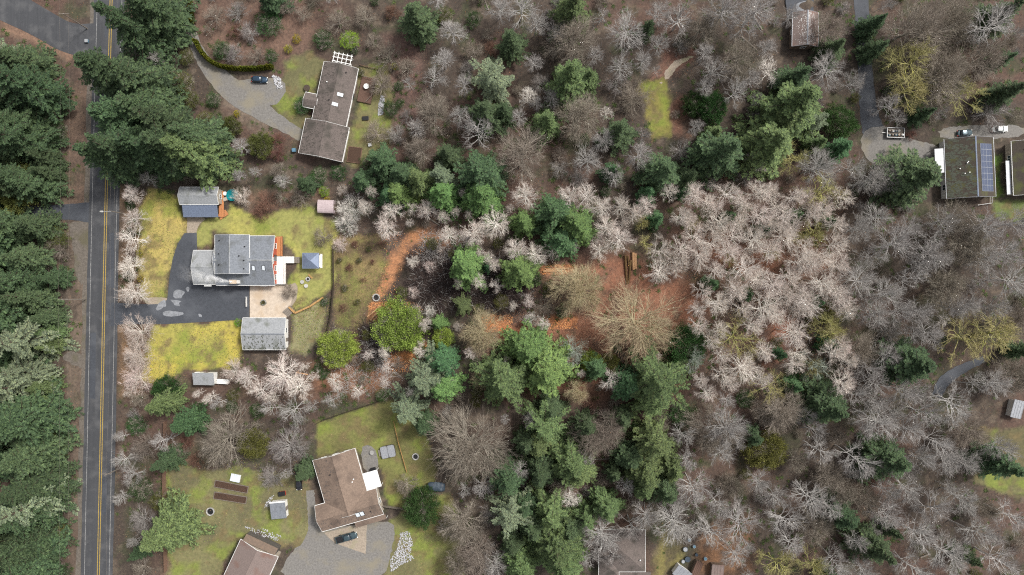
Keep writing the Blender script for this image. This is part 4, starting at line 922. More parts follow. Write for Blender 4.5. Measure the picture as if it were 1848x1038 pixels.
# raised garden bed near long house
o = rot_house('raised_bed', 'square brown raised bed at the corner of the long house', 640, 280, -8, 'raised bed')
for (a0, a1, b0, b1) in ((-1.9, 1.9, -2.2, -2.08), (-1.9, 1.9, 2.08, 2.2), (-1.9, -1.78, -2.08, 2.08), (1.78, 1.9, -2.08, 2.08)): box('board', a0, a1, b0, b1, 0, .35, M['fence_brown'], o)
box('soil', -1.78, 1.78, -2.08, 2.08, 0, .28, M['soil'], o)
crate(668, 262, 0, 'small white pump box on the lawn beside the round pink shrub', 'box', .8, .8, .5, 'trim_white', 'trim_white', 'pump_box', 8)
crate(660, 214, 0, 'brick-edged fire box on the lawn behind the long house', 'fire pit', 1.7, 1.0, .35, 'stone', 'black', 'fire_box', 3)
crate(532, 272, 0, 'blue water butt at the corner of the long house', 'barrel', .9, .9, 1.0, 'tarp_blue', 'tarp_blue', 'water_butt', 3)
crate(311, 80, 0, 'pale blue tarp-covered woodpile beside the gravel lane', 'woodpile', 2.6, 1.8, 1.1, 'wood_grey', 'tarp_blue', 'woodpile', -40)
crate(158, 75, .04, 'small pale green utility box at the side road junction', 'utility box', .8, .8, .6, 'tarp_blue', 'galv', 'utility_box')
for k, (px, py) in enumerate(((1243, 973), (1236, 990), (1256, 1000), (1272, 1007), (1232, 1012), (1240, 1008), (1252, 985))):
    c = P(px, py); t = empty('plastic_tub', (c.x, c.y, 0)); tag(t, ('pale blue plastic tub among the scrap', 'galvanised metal tub among the scrap', 'dark plastic tub among the scrap')[k % 3] + ' beside the shelters', 'tub', 'blue tubs in the scrap yard')
    r_ = random.uniform(.4, .75); MB().cyl((0, 0), r_ * .85, 0, .7, 14, r_).build('tub', M[('tarp_blue', 'galv', 'tarp_dark')[k % 3]], t); ring((0, 0), r_ * .9, r_ * 1.06, .68, .74, 14).build('rim', M['galv' if k % 3 == 0 else 'tarp_dark'], t)
# logs in the clearing and cut timber
def logs(items, label, group, mt, name='felled_log'):
    for (x0_, y0_, x1_, y1_, r_) in items:
        a, b = P(x0_, y0_), P(x1_, y1_); z = max(gz(a.x, a.y), gz(b.x, b.y), 0); t = empty(name, (a.x, a.y, z)); tag(t, label, 'log', group)
        d = b - a; MB().tube((0, 0, r_ * .8), (d.x, d.y, r_ * .75), r_, r_ * .8, 10).build('trunk', M[mt], t)
        u = d.normalized() * .03; MB().tube((-u.x, -u.y, r_ * .8), (u.x, u.y, r_ * .8), r_ * .93, n=10).build('cut_face', M['log_cut'], t)
logs([(1128, 461, 1131, 514, .32), (1133, 462, 1137, 498, .28), (1138, 470, 1134, 512, .3)], 'mossy felled log lying in the leaf-strewn clearing', 'felled logs in the clearing', 'log_bark')
logs([(1142, 456, 1143, 487, .42), (1146, 458, 1147, 486, .38)], 'fresh orange cut log beside the mossy felled logs', 'fresh logs in the clearing', 'log_cut')
logs([(690, 555, 668, 578, .3), (686, 553, 663, 572, .26), (692, 560, 674, 579, .24)], 'orange split log at the foot of the orange path', 'split logs by the round shrub', 'log_cut')
logs([(985, 487, 1030, 484, .26), (980, 490, 1012, 489, .3)], 'pale fresh log at the clearing edge near the bare maple', 'pale logs at the clearing edge', 'log_cut')
logs([(535, 672, 556, 676, .22), (533, 678, 540, 668, .2)], 'pale cut log under the bare trees behind the workshop', 'cut logs behind the workshop', 'log_cut')
logs([(1100, 828, 1072, 829, .2), (1097, 805, 1099, 828, .28)], 'grey fallen dead trunk among dark firs', 'fallen trunks among the firs', 'wood_grey')
# utility poles, lamp and wires
def pole(px, py, h_, label, arm=True, lamp=False, arm_dir=0):
    c = P(px, py); o = empty('utility_pole', (c.x, c.y, 0)); tag(o, label, 'utility pole')
    MB().tube((0, 0, -.3), (0, 0, h_), .17, .11, 10).build('pole', M['wood_grey'], o)
    if arm:
        ca = box('crossarm', -1.3, 1.3, .13, .25, h_ - .7, h_ - .55, M['wood_grey'], o)
        for u in (-1.15, 0, 1.15): MB().cyl((u, .19), .05, h_ - .55, h_ - .35, 8).build('insulator', M['stone'], ca)
    if lamp:
        la = MB().tube((0, 0, h_ - 2.0), (-2.6, 0, h_ - 1.4), .06, n=8).build('lamp_arm', M['galv'], o)
        MB().loft([superring(1.0, .42, h_ - 1.52, 16, 3, -3.0), superring(1.05, .46, h_ - 1.42, 16, 3, -3.0), superring(.8, .25, h_ - 1.3, 16, 3, -3.0)]).build('lamp_head', M['stone'], la)
    return c
pl_ = [pole(x_, y_, 10.5, l_) for x_, y_, l_ in ((158, 52, 'wooden utility pole in the roadside island at the junction'), (156, 540, 'wooden utility pole on the gravel shoulder among roadside firs'))]
pr_ = [pole(236, 388, 10.0, 'utility pole carrying a street lamp over the road', False, True), pole(228, 840, 10.0, 'plain utility pole beside the road opposite the big firs', True)]
def wire(label, pts, sag=.9):
    mb = MB(); c = Vector(pts[0])
    for a, b in zip(pts[:-1], pts[1:]):
        a, b = Vector(a), Vector(b); n = 14; prev = None
        for k in range(n + 1):
            u = k / n; q = a.lerp(b, u); q.z -= sag * 4 * u * (1 - u)
            if prev is not None: mb.tube(prev, q, .012, n=4)
            prev = q
    tag(mb.build('overhead_wire', M['wood_grey']), label, 'wire', 'overhead wires along the road')
for dx in (-1.15, 1.15):
    wire('thin overhead wire strung along the roadside pole line', [(pl_[0].x + dx, 130, 10.1), (pl_[0].x + dx, pl_[0].y + .19, 10.15), (pl_[1].x + dx, pl_[1].y + .19, 10.15), (pl_[1].x + dx - .4, -120, 10.1)])
for dz, dx in ((0, -.12), (-.9, .5)):
    wire('thin overhead wire strung from the street lamp pole', [(pr_[0].x + .8 + dx, 130, 9.6 + dz), (pr_[0].x + dx, pr_[0].y, 9.7 + dz), (pr_[1].x + dx, pr_[1].y, 9.4 + dz), (pr_[1].x + dx - .8, -130, 9.5 + dz)])

# ------------------------------------------------------------------ plants: branch growth in numpy
def unit(v): return v / (np.linalg.norm(v, axis=-1, keepdims=True) + 1e-9)
def tubes(Pt, Rd, sides=3):
    N, m, _ = Pt.shape
    T = np.gradient(Pt, axis=1); T = unit(T)
    ref = np.where(np.abs(T[..., 2:3]) > .9, np.array([1.0, 0, 0]), np.array([0, 0, 1.0]))
    U = unit(np.cross(T, ref)); W = np.cross(T, U)
    t = np.arange(sides) * 2 * np.pi / sides
    ring_ = U[:, :, None] * np.cos(t)[None, None, :, None] + W[:, :, None] * np.sin(t)[None, None, :, None]
    V = Pt[:, :, None] + ring_ * Rd[:, :, None, None]
    ii = np.arange(N * m * sides).reshape(N, m, sides)
    a = ii[:, :-1]; b = ii[:, 1:]
    F = np.stack([a, np.roll(a, -1, 2), np.roll(b, -1, 2), b], -1).reshape(-1, 4)
    return V.reshape(-1, 3), F
def merge(parts):
    Vs, Fs, o = [], [], 0
    for V, F in parts: Vs.append(V); Fs.append(F + o); o += len(V)
    return np.concatenate(Vs), np.concatenate(Fs)
def path(r, start, d, ln, m, up, wander):
    N = len(start); Pt = np.empty((N, m, 3)); Pt[:, 0] = start; d = unit(d)
    for k in range(1, m):
        d = unit(d + r.normal(0, wander, (N, 3)) + np.array([0, 0, up]))
        Pt[:, k] = Pt[:, k - 1] + d * (ln / (m - 1))[:, None]
    return Pt
def grow(r, Pt, Rd, n, tlo, thi, a0, a1, lfun, m, up, wander, rfac, rtip, even=False):
    N, mm, _ = Pt.shape
    t = (np.linspace(tlo, thi, n)[None] + r.uniform(-.5, .5, (N, n)) * (thi - tlo) / n) if even else r.uniform(tlo, thi, (N, n))
    t = np.clip(t, 0.02, .995); s = t * (mm - 1); i = np.minimum(s.astype(int), mm - 2); f = (s - i)[..., None]
    row = np.arange(N)[:, None]
    st = Pt[row, i] * (1 - f) + Pt[row, i + 1] * f; T = unit(Pt[row, i + 1] - Pt[row, i])
    rp = Rd[row, i] * (1 - f[..., 0]) + Rd[row, i + 1] * f[..., 0]
    az = r.random((N, n)) * 2 * np.pi if not even else (np.arange(n)[None] * 2.39996 + r.random((N, 1)) * 6.28 + r.normal(0, .25, (N, n)))
    ref = np.where(np.abs(T[..., 2:3]) > .9, np.array([1.0, 0, 0]), np.array([0, 0, 1.0])); U = unit(np.cross(T, ref)); W = np.cross(T, U)
    an = r.uniform(a0, a1, (N, n)) * np.pi / 180
    d = T * np.cos(an)[..., None] + (U * np.cos(az)[..., None] + W * np.sin(az)[..., None]) * np.sin(an)[..., None]
    pl = np.linalg.norm(np.diff(Pt, axis=1), axis=2).sum(1)[:, None]
    ln = lfun(t, pl) * r.uniform(.7, 1.25, (N, n))
    Q_ = path(r, st.reshape(-1, 3), d.reshape(-1, 3), ln.ravel(), m, up, wander)
    r0 = np.maximum(rp.ravel() * rfac, rtip)
    Rq = r0[:, None] * np.linspace(1, 0, m)[None] + rtip * np.linspace(0, 1, m)[None] * .7
    return Q_, Rq
def bare_tree(seed, kind):
    """leafless tree: limbs leave the upper trunk like rays and fork towards the crown's surface"""
    r = np.random.default_rng(seed)
    K = dict(alder=dict(H=13, rt=.17, hub=(.42, .90), n1=27, el=(4, 78), Rr=3.7, up=.03, w=.085, n2=5, n3=4, n4=4, R=(.078, .050, .031, .0135)),
             maple=dict(H=14, rt=.34, hub=(.22, .72), n1=38, el=(8, 84), Rr=7.2, up=.02, w=.075, n2=7, n3=5, n4=4, R=(.125, .068, .036, .02)),
             shrub=dict(H=5, rt=.09, hub=(.03, .45), n1=26, el=(14, 84), Rr=2.7, up=.02, w=.08, n2=5, n3=5, n4=4, R=(.05, .034, .018, .011)),
             gnarl=dict(H=12, rt=.24, hub=(.30, .85), n1=15, el=(2, 78), Rr=5.0, up=.02, w=.19, n2=5, n3=5, n4=3, R=(.13, .075, .04, .026)))[kind]
    K['n1'] = int(K['n1'] * r.uniform(.72, 1.2)); K['el'] = (K['el'][0] + r.uniform(-4, 10), K['el'][1] + r.uniform(-16, 6)); K['w'] *= r.uniform(.7, 1.4); K['hub'] = (K['hub'][0] * r.uniform(.8, 1.3), K['hub'][1])
    H = K['H']; lean = r.normal(0, .06, 3); lean[2] = 1
    tr = path(r, np.zeros((1, 3)), lean[None], np.array([H * .94]), 9, .15, .04); Rt = np.linspace(K['rt'], .035, 9)[None]
    limbs = [tubes(tr, Rt, 6)]
    n = K['n1']; t = K['hub'][0] + (K['hub'][1] - K['hub'][0]) * (np.arange(n) + r.random(n)) / n
    s_ = t * 8; i = np.minimum(s_.astype(int), 7); f = (s_ - i)[:, None]; st = tr[0, i] * (1 - f) + tr[0, i + 1] * f
    u = (t - K['hub'][0]) / (K['hub'][1] - K['hub'][0]); el = np.radians(K['el'][0] + (K['el'][1] - K['el'][0]) * np.clip(u ** 1.25 + r.normal(0, .10, n), 0, 1)); az = np.arange(n) * 2.39996 + r.normal(0, .35, n)
    Vr = np.maximum(H * 1.02 - st[:, 2], H * .12); ln = 1 / np.sqrt((np.cos(el) / K['Rr']) ** 2 + (np.sin(el) / Vr) ** 2) * r.uniform(.72, 1.1, n)
    b1 = path(r, st, np.stack([np.cos(az) * np.cos(el), np.sin(az) * np.cos(el), np.sin(el)], 1), ln, 8, K['up'], K['w'])
    R1 = np.linspace(1, .22, 8)[None] * K['R'][0] * r.uniform(.7, 1.15, (n, 1)); limbs.append(tubes(b1, R1, 5))
    b2, R2 = grow(r, b1, R1, K['n2'], .25, .88, 18, 46, lambda t, p: p * (.92 - .72 * t), 5, .03, K['w'] * 1.1, .8, K['R'][2] * .7); R2 = np.minimum(R2, K['R'][1]); limbs.append(tubes(b2, R2, 4))
    b3, R3 = grow(r, b2, R2, K['n3'], .2, .95, 20, 50, lambda t, p: p * (.85 - .55 * t), 3, .04, K['w'] * 1.2, .8, K['R'][3]); R3 = np.clip(R3, K['R'][3] * .7, K['R'][2])
    b4, R4 = grow(r, b3, R3, K['n4'], .2, .98, 22, 55, lambda t, p: p * .62, 2, .03, .1, .8, K['R'][3] * .7); R4 = np.clip(R4, K['R'][3] * .5, K['R'][3])
    if kind == 'alder' or kind == 'maple': limbs.append(tubes(b3, R3, 3)); tw = [tubes(b4, R4, 3)]
    else: tw = [tubes(b3, R3, 3), tubes(b4, R4, 3)]
    return merge(limbs), merge(tw), np.concatenate([b3[:, -1], b4[:, -1]]), np.concatenate([b3[:, -1] - b3[:, 0], b4[:, -1] - b4[:, 0]])
def norm_size(*arrs):
    """crown radius (90th percentile, round the crown centre) and height"""
    V = np.concatenate(arrs); c = np.median(V[:, :2], 0); d = np.hypot(*(V[:, :2] - c).T); return np.percentile(d, 96), V[:, 2].max(), c
PROTO = {}
def proto(kind, k, limbs, twigs, names=('trunk', 'crown'), tint=None, zc=None):
    r_, h_, c_ = norm_size(twigs[0])
    PROTO.setdefault(kind, []).append((npmesh(kind + '_' + names[0], limbs[0], limbs[1], M['bark_grey_dim'], True), npmesh(kind + '_' + names[1], twigs[0], twigs[1], M['twig_grey_dim'], False, tint), r_, h_, c_))
for kind, n in (('alder', 11), ('maple', 5), ('shrub', 5), ('gnarl', 6)):
    for k in range(n):
        a_, b_, tip, td = bare_tree(100 + k * 7 + len(kind), kind); proto(kind, k, a_, b_)
def diamonds(base, d, side, ln, wd, up=None):
    """flat leaf-like quads"""
    mid = base + d * (ln * .45)[:, None]
    V = np.stack([base, mid + side * wd[:, None], base + d * ln[:, None], mid - side * wd[:, None]], 1)
    return V.reshape(-1, 3), np.arange(4 * len(base)).reshape(-1, 4)
def conifer(seed, style):
    r = np.random.default_rng(seed)
    K = dict(fir=dict(H=20, nw=17, nb=6, Rb=5.2, p=.95, up=-.03, np_=11, den=4, lat=.25), hemlock=dict(H=18, nw=20, nb=6, Rb=4.6, p=.85, up=-.06, np_=11, den=4, lat=.24), sparse=dict(H=22, nw=11, nb=5, Rb=5.6, p=.9, up=-.04, np_=14, den=4, lat=.19))[style]
    K['nb'] += int(r.integers(-1, 2)); K['nw'] += int(r.integers(-3, 4)); K['p'] *= r.uniform(.75, 1.2); K['lat'] *= r.uniform(.85, 1.2); K['Rb'] *= r.uniform(.9, 1.1); bare_side = r.random() * 6.28; droop = r.uniform(-.12, .1)
    H = K['H']; tr = path(r, np.zeros((1, 3)), np.array([[0, 0, 1.0]]), np.array([H]), 8, .2, .015); Rt = np.linspace(.3, .02, 8)[None]
    st, dd, ln = [], [], []
    for i in range(K['nw']):
        t = .10 + .88 * i / (K['nw'] - 1); nb = K['nb'] if t < .8 else 5; ph = r.random() * 6.28
        for j in range(nb):
            an = ph + j * 6.283 / nb + r.normal(0, .16); el = (-.12 + droop + .95 * t ** 1.6) + r.normal(0, .12)
            st.append((0, 0, H * (t + r.normal(0, .012)))); dd.append((math.cos(an) * math.cos(el), math.sin(an) * math.cos(el), math.sin(el)))
            ln.append(K['Rb'] * ((1 - t) ** K['p'] * .97 + .05) * r.uniform(.5, 1.2) * (1 - .25 * max(0, math.cos(an - bare_side))))
    st = np.array(st); ln = np.array(ln); B = path(r, st, np.array(dd), ln, 6, K['up'], .04)
    Rb = np.linspace(.05, .012, 6)[None] * np.ones((len(ln), 1))
    limbs = merge([tubes(tr, Rt, 6), tubes(B, Rb, 3)])
    parts, tint = [], []
    npair = K['np_']; N = len(B)
    t = (np.arange(npair) + .8) / npair; s = t * 5; i = np.minimum(s.astype(int), 4); f = (s - i)[None, :, None]
    pos = B[:, i] * (1 - f) + B[:, i + 1] * f; T = unit(B[:, i + 1] - B[:, i]); S_ = unit(np.cross(T, np.array([0, 0, 1.0])))
    for sg in (-1, 1):
        p = (pos + r.normal(0, .05, pos.shape)).reshape(-1, 3)
        d = unit(T * .75 + S_ * sg * .85 + np.array([0, 0, -.10]) + r.normal(0, .12, T.shape)).reshape(-1, 3)
        l = (ln[:, None] * K['lat'] * (1.15 - .8 * t[None]) * r.uniform(.7, 1.3, (N, npair)) + .18).ravel()
        Bl = path(r, p, d, l, 3, -.08, .06)
        # side sprays on each branchlet
        for q in range(K['den']):
            u = (q + .6) / K['den']; b0 = Bl[:, 0] * (1 - u) + Bl[:, 2] * u; bd = unit(Bl[:, 2] - Bl[:, 0]); sd_ = unit(np.cross(bd, np.array([0, 0, 1.0])))
            for s2 in (-1, 1):
                dd2 = unit(bd * .8 + sd_ * s2 * .7 + r.normal(0, .22, bd.shape)); l2 = l * r.uniform(.25, .5, len(l)) + .07
                sw = unit(np.cross(dd2, r.normal(0, .5, dd2.shape) + np.array([0, 0, 1.0])))
                parts.append(diamonds(b0, dd2, sw, l2, l2 * .20 + .015)); tint.append(np.repeat(r.uniform(.45, 1.5, len(l)), 4))
        sw = unit(np.cross(unit(Bl[:, 2] - Bl[:, 0]), np.array([0, 0, 1.0]) + r.normal(0, .3, (len(l), 3))))
        parts.append(diamonds(Bl[:, 1], unit(Bl[:, 2] - Bl[:, 1]), sw, l * .75, l * .13 + .02)); tint.append(np.repeat(r.uniform(.8, 1.5, len(l)), 4))
    # leader
    V, F = merge(parts); tn = np.concatenate(tint)
    tn3 = np.stack([tn * (1 + .12 * (tn - 1)), tn, tn * (1 - .25 * (tn - 1))], 1)
    return limbs, (V, F), tn3
for kind, n in (('fir', 8), ('hemlock', 6), ('sparse', 4)):
    for k in range(n):
        a_, b_, tn = conifer(300 + k * 13 + len(kind), kind); proto(kind, k, a_, b_, tint=tn)
def leafy(seed, kind):
    r = np.random.default_rng(seed); a_, b_, tip, td = bare_tree(seed, 'shrub')
    R0, H0 = 2.7, 5.0; nc = 360 if kind == 'dome' else 170; per = 52 if kind == 'dome' else 38
    th = r.random(nc) * 6.283; u = r.random(nc) ** (.75 if kind == 'dome' else .6); ph = np.arccos(np.clip(u, 0, 1)); k = r.uniform(.66, 1.04, nc) if kind == 'dome' else r.uniform(.5, 1.08, nc)
    k = k * (1 + (.09 * np.sin(3 * th + seed) + .07 * np.sin(7 * th + 2 * seed)) * np.sin(ph))
    dirs = np.stack([np.sin(ph) * np.cos(th), np.sin(ph) * np.sin(th), np.cos(ph)], 1); cc = dirs * k[:, None] * np.array([R0, R0, H0 * .62]) + np.array([0, 0, H0 * .36])
    low = r.random(nc) < .18; cc[low, 2] *= r.uniform(.25, .8, low.sum())
    sp = .19 if kind == 'dome' else .24
    base = np.repeat(cc, per, 0) + r.normal(0, sp, (nc * per, 3)); d = unit(np.repeat(dirs, per, 0) * .9 + np.array([0, 0, .35]) + r.normal(0, .55, base.shape))
    sw = unit(np.cross(d, r.normal(0, 1, d.shape))); l = r.uniform(.09, .22, len(d)); V, F = diamonds(base, d, sw, l, l * .27)
    tn = np.repeat(r.uniform(.75, 1.25, len(d)) * np.repeat(r.uniform(.72, 1.25, nc), per), 4)
    Vt, Ft = merge([a_, b_]); Vt = Vt * np.array([.8, .8, .82])
    return (Vt, Ft), (V, F), np.stack([tn * 1.02, tn, tn * .9], 1)
for kind, n in (('bush', 4), ('dome', 3)):
    for k in range(n):
        a_, b_, tn = leafy(500 + k * 19 + len(kind), kind); proto(kind, k, a_, b_, tint=tn)
def spire(seed):
    """narrow columnar hedge conifer"""
    r = np.random.default_rng(seed); n = 1500; z = r.random(n) ** .8; th = r.random(n) * 6.28; rad = (.42 * (1 - z ** 2.2) + .04) * r.uniform(.5, 1.0, n)
    base = np.stack([rad * np.cos(th), rad * np.sin(th), .1 + z * 2.4], 1); d = unit(np.stack([np.cos(th) * .6, np.sin(th) * .6, np.ones(n)], 1) + r.normal(0, .3, (n, 3)))
    sw = unit(np.cross(d, r.normal(0, 1, d.shape))); l = r.uniform(.15, .32, n); V, F = diamonds(base, d, sw, l, l * .25); tn = np.repeat(r.uniform(.6, 1.4, n), 4)
    tr = path(r, np.zeros((1, 3)), np.array([[0, 0, 1.0]]), np.array([2.3]), 5, .2, .02)
    return tubes(tr, np.linspace(.06, .01, 5)[None], 5), (V, F), np.stack([tn, tn, tn], 1)
for k in range(3): a_, b_, tn = spire(700 + k); proto('spire', k, a_, b_, tint=tn)

# ------------------------------------------------------------------ where each plant stands
ZL = [((-99, -99, 152, 368), 'in the roadside wood between the two side roads'), ((-99, 368, 152, 700), 'in the roadside wood beside the utility pole'), ((-99, 700, 152, 1200), 'in the roadside wood opposite the long board fence'),
      ((152, -99, 335, 130), 'between the road and the gravel lane'), ((152, 130, 440, 345), 'beside the road above the blue-roofed garage'),
      ((152, 340, 262, 560), 'along the road beside the upper lawn'), ((152, 560, 275, 720), 'along the road beside the lower lawn'),
      ((275, 630, 620, 722), 'behind the grey workshop and white shed'), ((260, 338, 640, 460), 'along the edge of the back lawn'), ((460, 460, 640, 630), 'beside the patio'),
      ((335, -99, 560, 135), 'in the bramble patch above the hedge'), ((335, 130, 560, 345), 'beside the gravel lane bend'), ((560, -99, 735, 345), 'around the long brown-roofed house'),
      ((735, -99, 920, 170), 'in the mixed wood beyond the long brown house'), ((735, 170, 920, 340), 'on the wood edge above the orange path'), ((920, -99, 1140, 170), 'in the wood between brown house and mossy glade'), ((920, 170, 1140, 340), 'in the wood below the mossy glade path'),
      ((1140, -99, 1420, 170), 'between the mossy glade and the cabin'), ((1140, 170, 1420, 340), 'around the mossy glade'), ((1420, -99, 1545, 345), 'along the forest lane below the cabin'),
      ((1545, -99, 1860, 225), 'in the grove above the solar house'), ((1545, 225, 1860, 400), 'beside the solar house parking yard'),
      ((604, 420, 695, 600), 'in the rough meadow behind the wooden fence'), ((620, 338, 900, 460), 'beside the orange earth path'), ((620, 460, 900, 560), 'around the dark brush pile'), ((560, 560, 900, 722), 'below the dark brush pile'),
      ((900, 338, 1180, 470), 'above the leaf-strewn clearing'), ((900, 470, 1200, 722), 'around the leaf-strewn clearing'),
      ((1180, 338, 1360, 530), 'in the dense stand beside the felled logs'), ((1360, 338, 1535, 530), 'in the dense pale stand beyond the clearing'), ((1200, 530, 1535, 722), 'in the mossy stand below the pale alders'),
      ((1535, 400, 1860, 640), 'in the grey wood below the solar house'), ((1535, 640, 1860, 900), 'around the curving forest lane'), ((1535, 900, 1860, 1200), 'in the wood below the olive lawn'),
      ((152, 720, 305, 1200), 'between the road and the long board fence'), ((305, 720, 575, 1200), 'above the vegetable beds'), ((575, 720, 900, 1200), 'around the tan-roofed house lawn'),
      ((900, 720, 1110, 1200), 'in the dark fir wood beside the huge maple'), ((1110, 720, 1310, 1200), 'around the hip-roofed house'), ((1310, 720, 1535, 1200), 'in the mixed wood beyond the scrap yard')]
def zone(px, py):
    for (a_, b_, c_, d_), t in ZL:
        if a_ <= px < c_ and b_ <= py < d_: return t
    return 'in the outer wood'
STYLE = {   # code: proto, bark, crown material, name, adjective, noun, height function, apparent level
    'A': ('alder', 'bark_alder', 'twig_alder', 'alder_tree', 'pale bare', 'alder'), 'a': ('alder', 'bark_grey_dim', 'twig_grey_dim', 'alder_tree', 'grey bare', 'alder'),  # lower-case code: the same alders with dimmed bark, for outside the lot
    'M': ('maple', 'bark_maple', 'twig_maple', 'maple_tree', 'tan bare', 'maple'), 'm': ('maple', 'bark_umber', 'twig_umber', 'maple_tree', 'grey-brown bare', 'maple'),  # lower-case code: maples in dimmed grey-brown, for outside the lot
    'G': ('gnarl', 'bark_moss', 'twig_moss', 'mossy_tree', 'mossy yellow-green bare', 'tree'), 'g': ('gnarl', 'bark_grey_dim', 'twig_grey_dim', 'gnarled_tree', 'crooked grey bare', 'tree'),
    'W': ('gnarl', 'bark_alder', 'bark_alder', 'dead_tree', 'bleached white dead', 'tree'), 'Y': ('gnarl', 'bark_lichen', 'twig_lichen', 'lichen_tree', 'grey-green lichened bare', 'tree'),
    'S': ('shrub', 'bark_grey_dim', 'twig_grey_dim', 'bare_shrub', 'grey twiggy', 'shrub'), 's': ('shrub', 'bark_umber', 'twig_umber', 'bare_shrub', 'brown twiggy', 'shrub'), 'R': ('shrub', 'twig_red', 'twig_red', 'bare_shrub', 'reddish twiggy', 'shrub'), 'P': ('shrub', 'bark_alder', 'twig_alder', 'bare_shrub', 'pale twiggy', 'shrub'), 'V': ('shrub', 'bark_lichen', 'bark_alder', 'lichen_shrub', 'whitish lichen-covered', 'shrub'),
    'F': ('fir', 'bark_fir', 'leaf_fir', 'fir_tree', 'dark green', 'fir'), 'L': ('hemlock', 'bark_fir', 'leaf_fir_light', 'hemlock_tree', 'light green', 'hemlock'), 'H': ('hemlock', 'bark_fir', 'leaf_hemlock', 'hemlock_tree', 'bright green', 'hemlock'),
    'T': ('fir', 'bark_fir', 'leaf_fir_blue', 'fir_tree', 'blue-green', 'fir'), 'X': ('sparse', 'bark_fir', 'leaf_fir_silver', 'fir_tree', 'silvery green open-branched', 'fir'), 'x': ('sparse', 'bark_fir', 'leaf_fir_light', 'fir_tree', 'green open-branched', 'fir'),
    'C': ('dome', 'bark_umber', 'leaf_cedar_yellow', 'evergreen_tree', 'yellow-green domed evergreen', 'tree'), 'c': ('dome', 'bark_umber', 'leaf_evergreen', 'evergreen_tree', 'dark green domed evergreen', 'tree'), 'D': ('dome', 'bark_umber', 'leaf_mossbush', 'evergreen_tree', 'olive domed evergreen', 'tree'),
    'B': ('bush', 'bark_umber', 'leaf_evergreen', 'evergreen_bush', 'dark green leafy', 'bush'), 'b': ('bush', 'bark_umber', 'leaf_mossbush', 'evergreen_bush', 'olive leafy', 'bush'), 'N': ('bush', 'bark_umber', 'leaf_evergreen_lime', 'evergreen_bush', 'bright lime leafy', 'bush'), 'O': ('bush', 'bark_umber', 'leaf_gold', 'golden_bush', 'golden yellow', 'bush'),
}
CON = 'FLHTXx'
COUNT = {}
prng = np.random.default_rng(5)
def plant(code, px, py, r_px, Hm=None, at=None, label=None, at_base=False, tall=0.0):
    pk, bk, ck, name, adj, noun = STYLE[code]
    rm = r_px / S * .97
    if Hm is None:
        if code in CON: Hm = min(30, 5 + 2.7 * rm)
        elif pk in ('bush', 'shrub'): Hm = .8 + 1.15 * rm
        elif pk == 'dome': Hm = 2 + 1.15 * rm
        else: Hm = min(19, 5 + 1.45 * rm)
        Hm = (Hm + tall) * prng.uniform(.92, 1.08)
    lev = at if at is not None else (.62 if code in CON else .6 if pk in ('alder', 'maple', 'gnarl') else .5)
    p = P(px, py) if at_base else P(px, py, lev * Hm)
    ps = PROTO[pk]; lm, cm, r0, h0, c0 = ps[int(prng.integers(len(ps)))]
    sx = rm / r0; sz = Hm / h0; rz = prng.random() * 6.28
    sy = sx * prng.uniform(.9, 1.1)
    co_, si_ = math.cos(rz), math.sin(rz); ox = c0[0] * sx; oy = c0[1] * sy     # keep the crown over the spot
    bx_, by_ = p.x - (co_ * ox - si_ * oy), p.y - (si_ * ox + co_ * oy)
    o = empty(name, (bx_, by_, gz(bx_, by_) - .06), rz); o.scale = (sx, sy, sz)
    if pk in ('alder', 'gnarl', 'maple'): o.rotation_euler = (prng.normal(0, .07), prng.normal(0, .07), rz)
    elif code in CON: o.rotation_euler = (prng.normal(0, .02), prng.normal(0, .02), rz)
    z = zone(px, py); size = ('small ' if rm < 2.3 else 'broad ' if rm > 5.5 else '') if pk not in ('bush', 'shrub') else ('low ' if rm < 1.8 else 'big ' if rm > 3.6 else '')
    tag(o, label or f'{size}{adj} {noun} {z}', noun if noun != 'tree' else 'tree', None if label else f'{adj} {noun}s {z}')
    for nm, me, mt in (('trunk', lm, bk), ('crown', cm, ck)):
        c = bpy.data.objects.new(nm, me); c.parent = o; COL.objects.link(c)
        c.material_slots[0].link = 'OBJECT'; c.material_slots[0].material = M[mt]
    return o
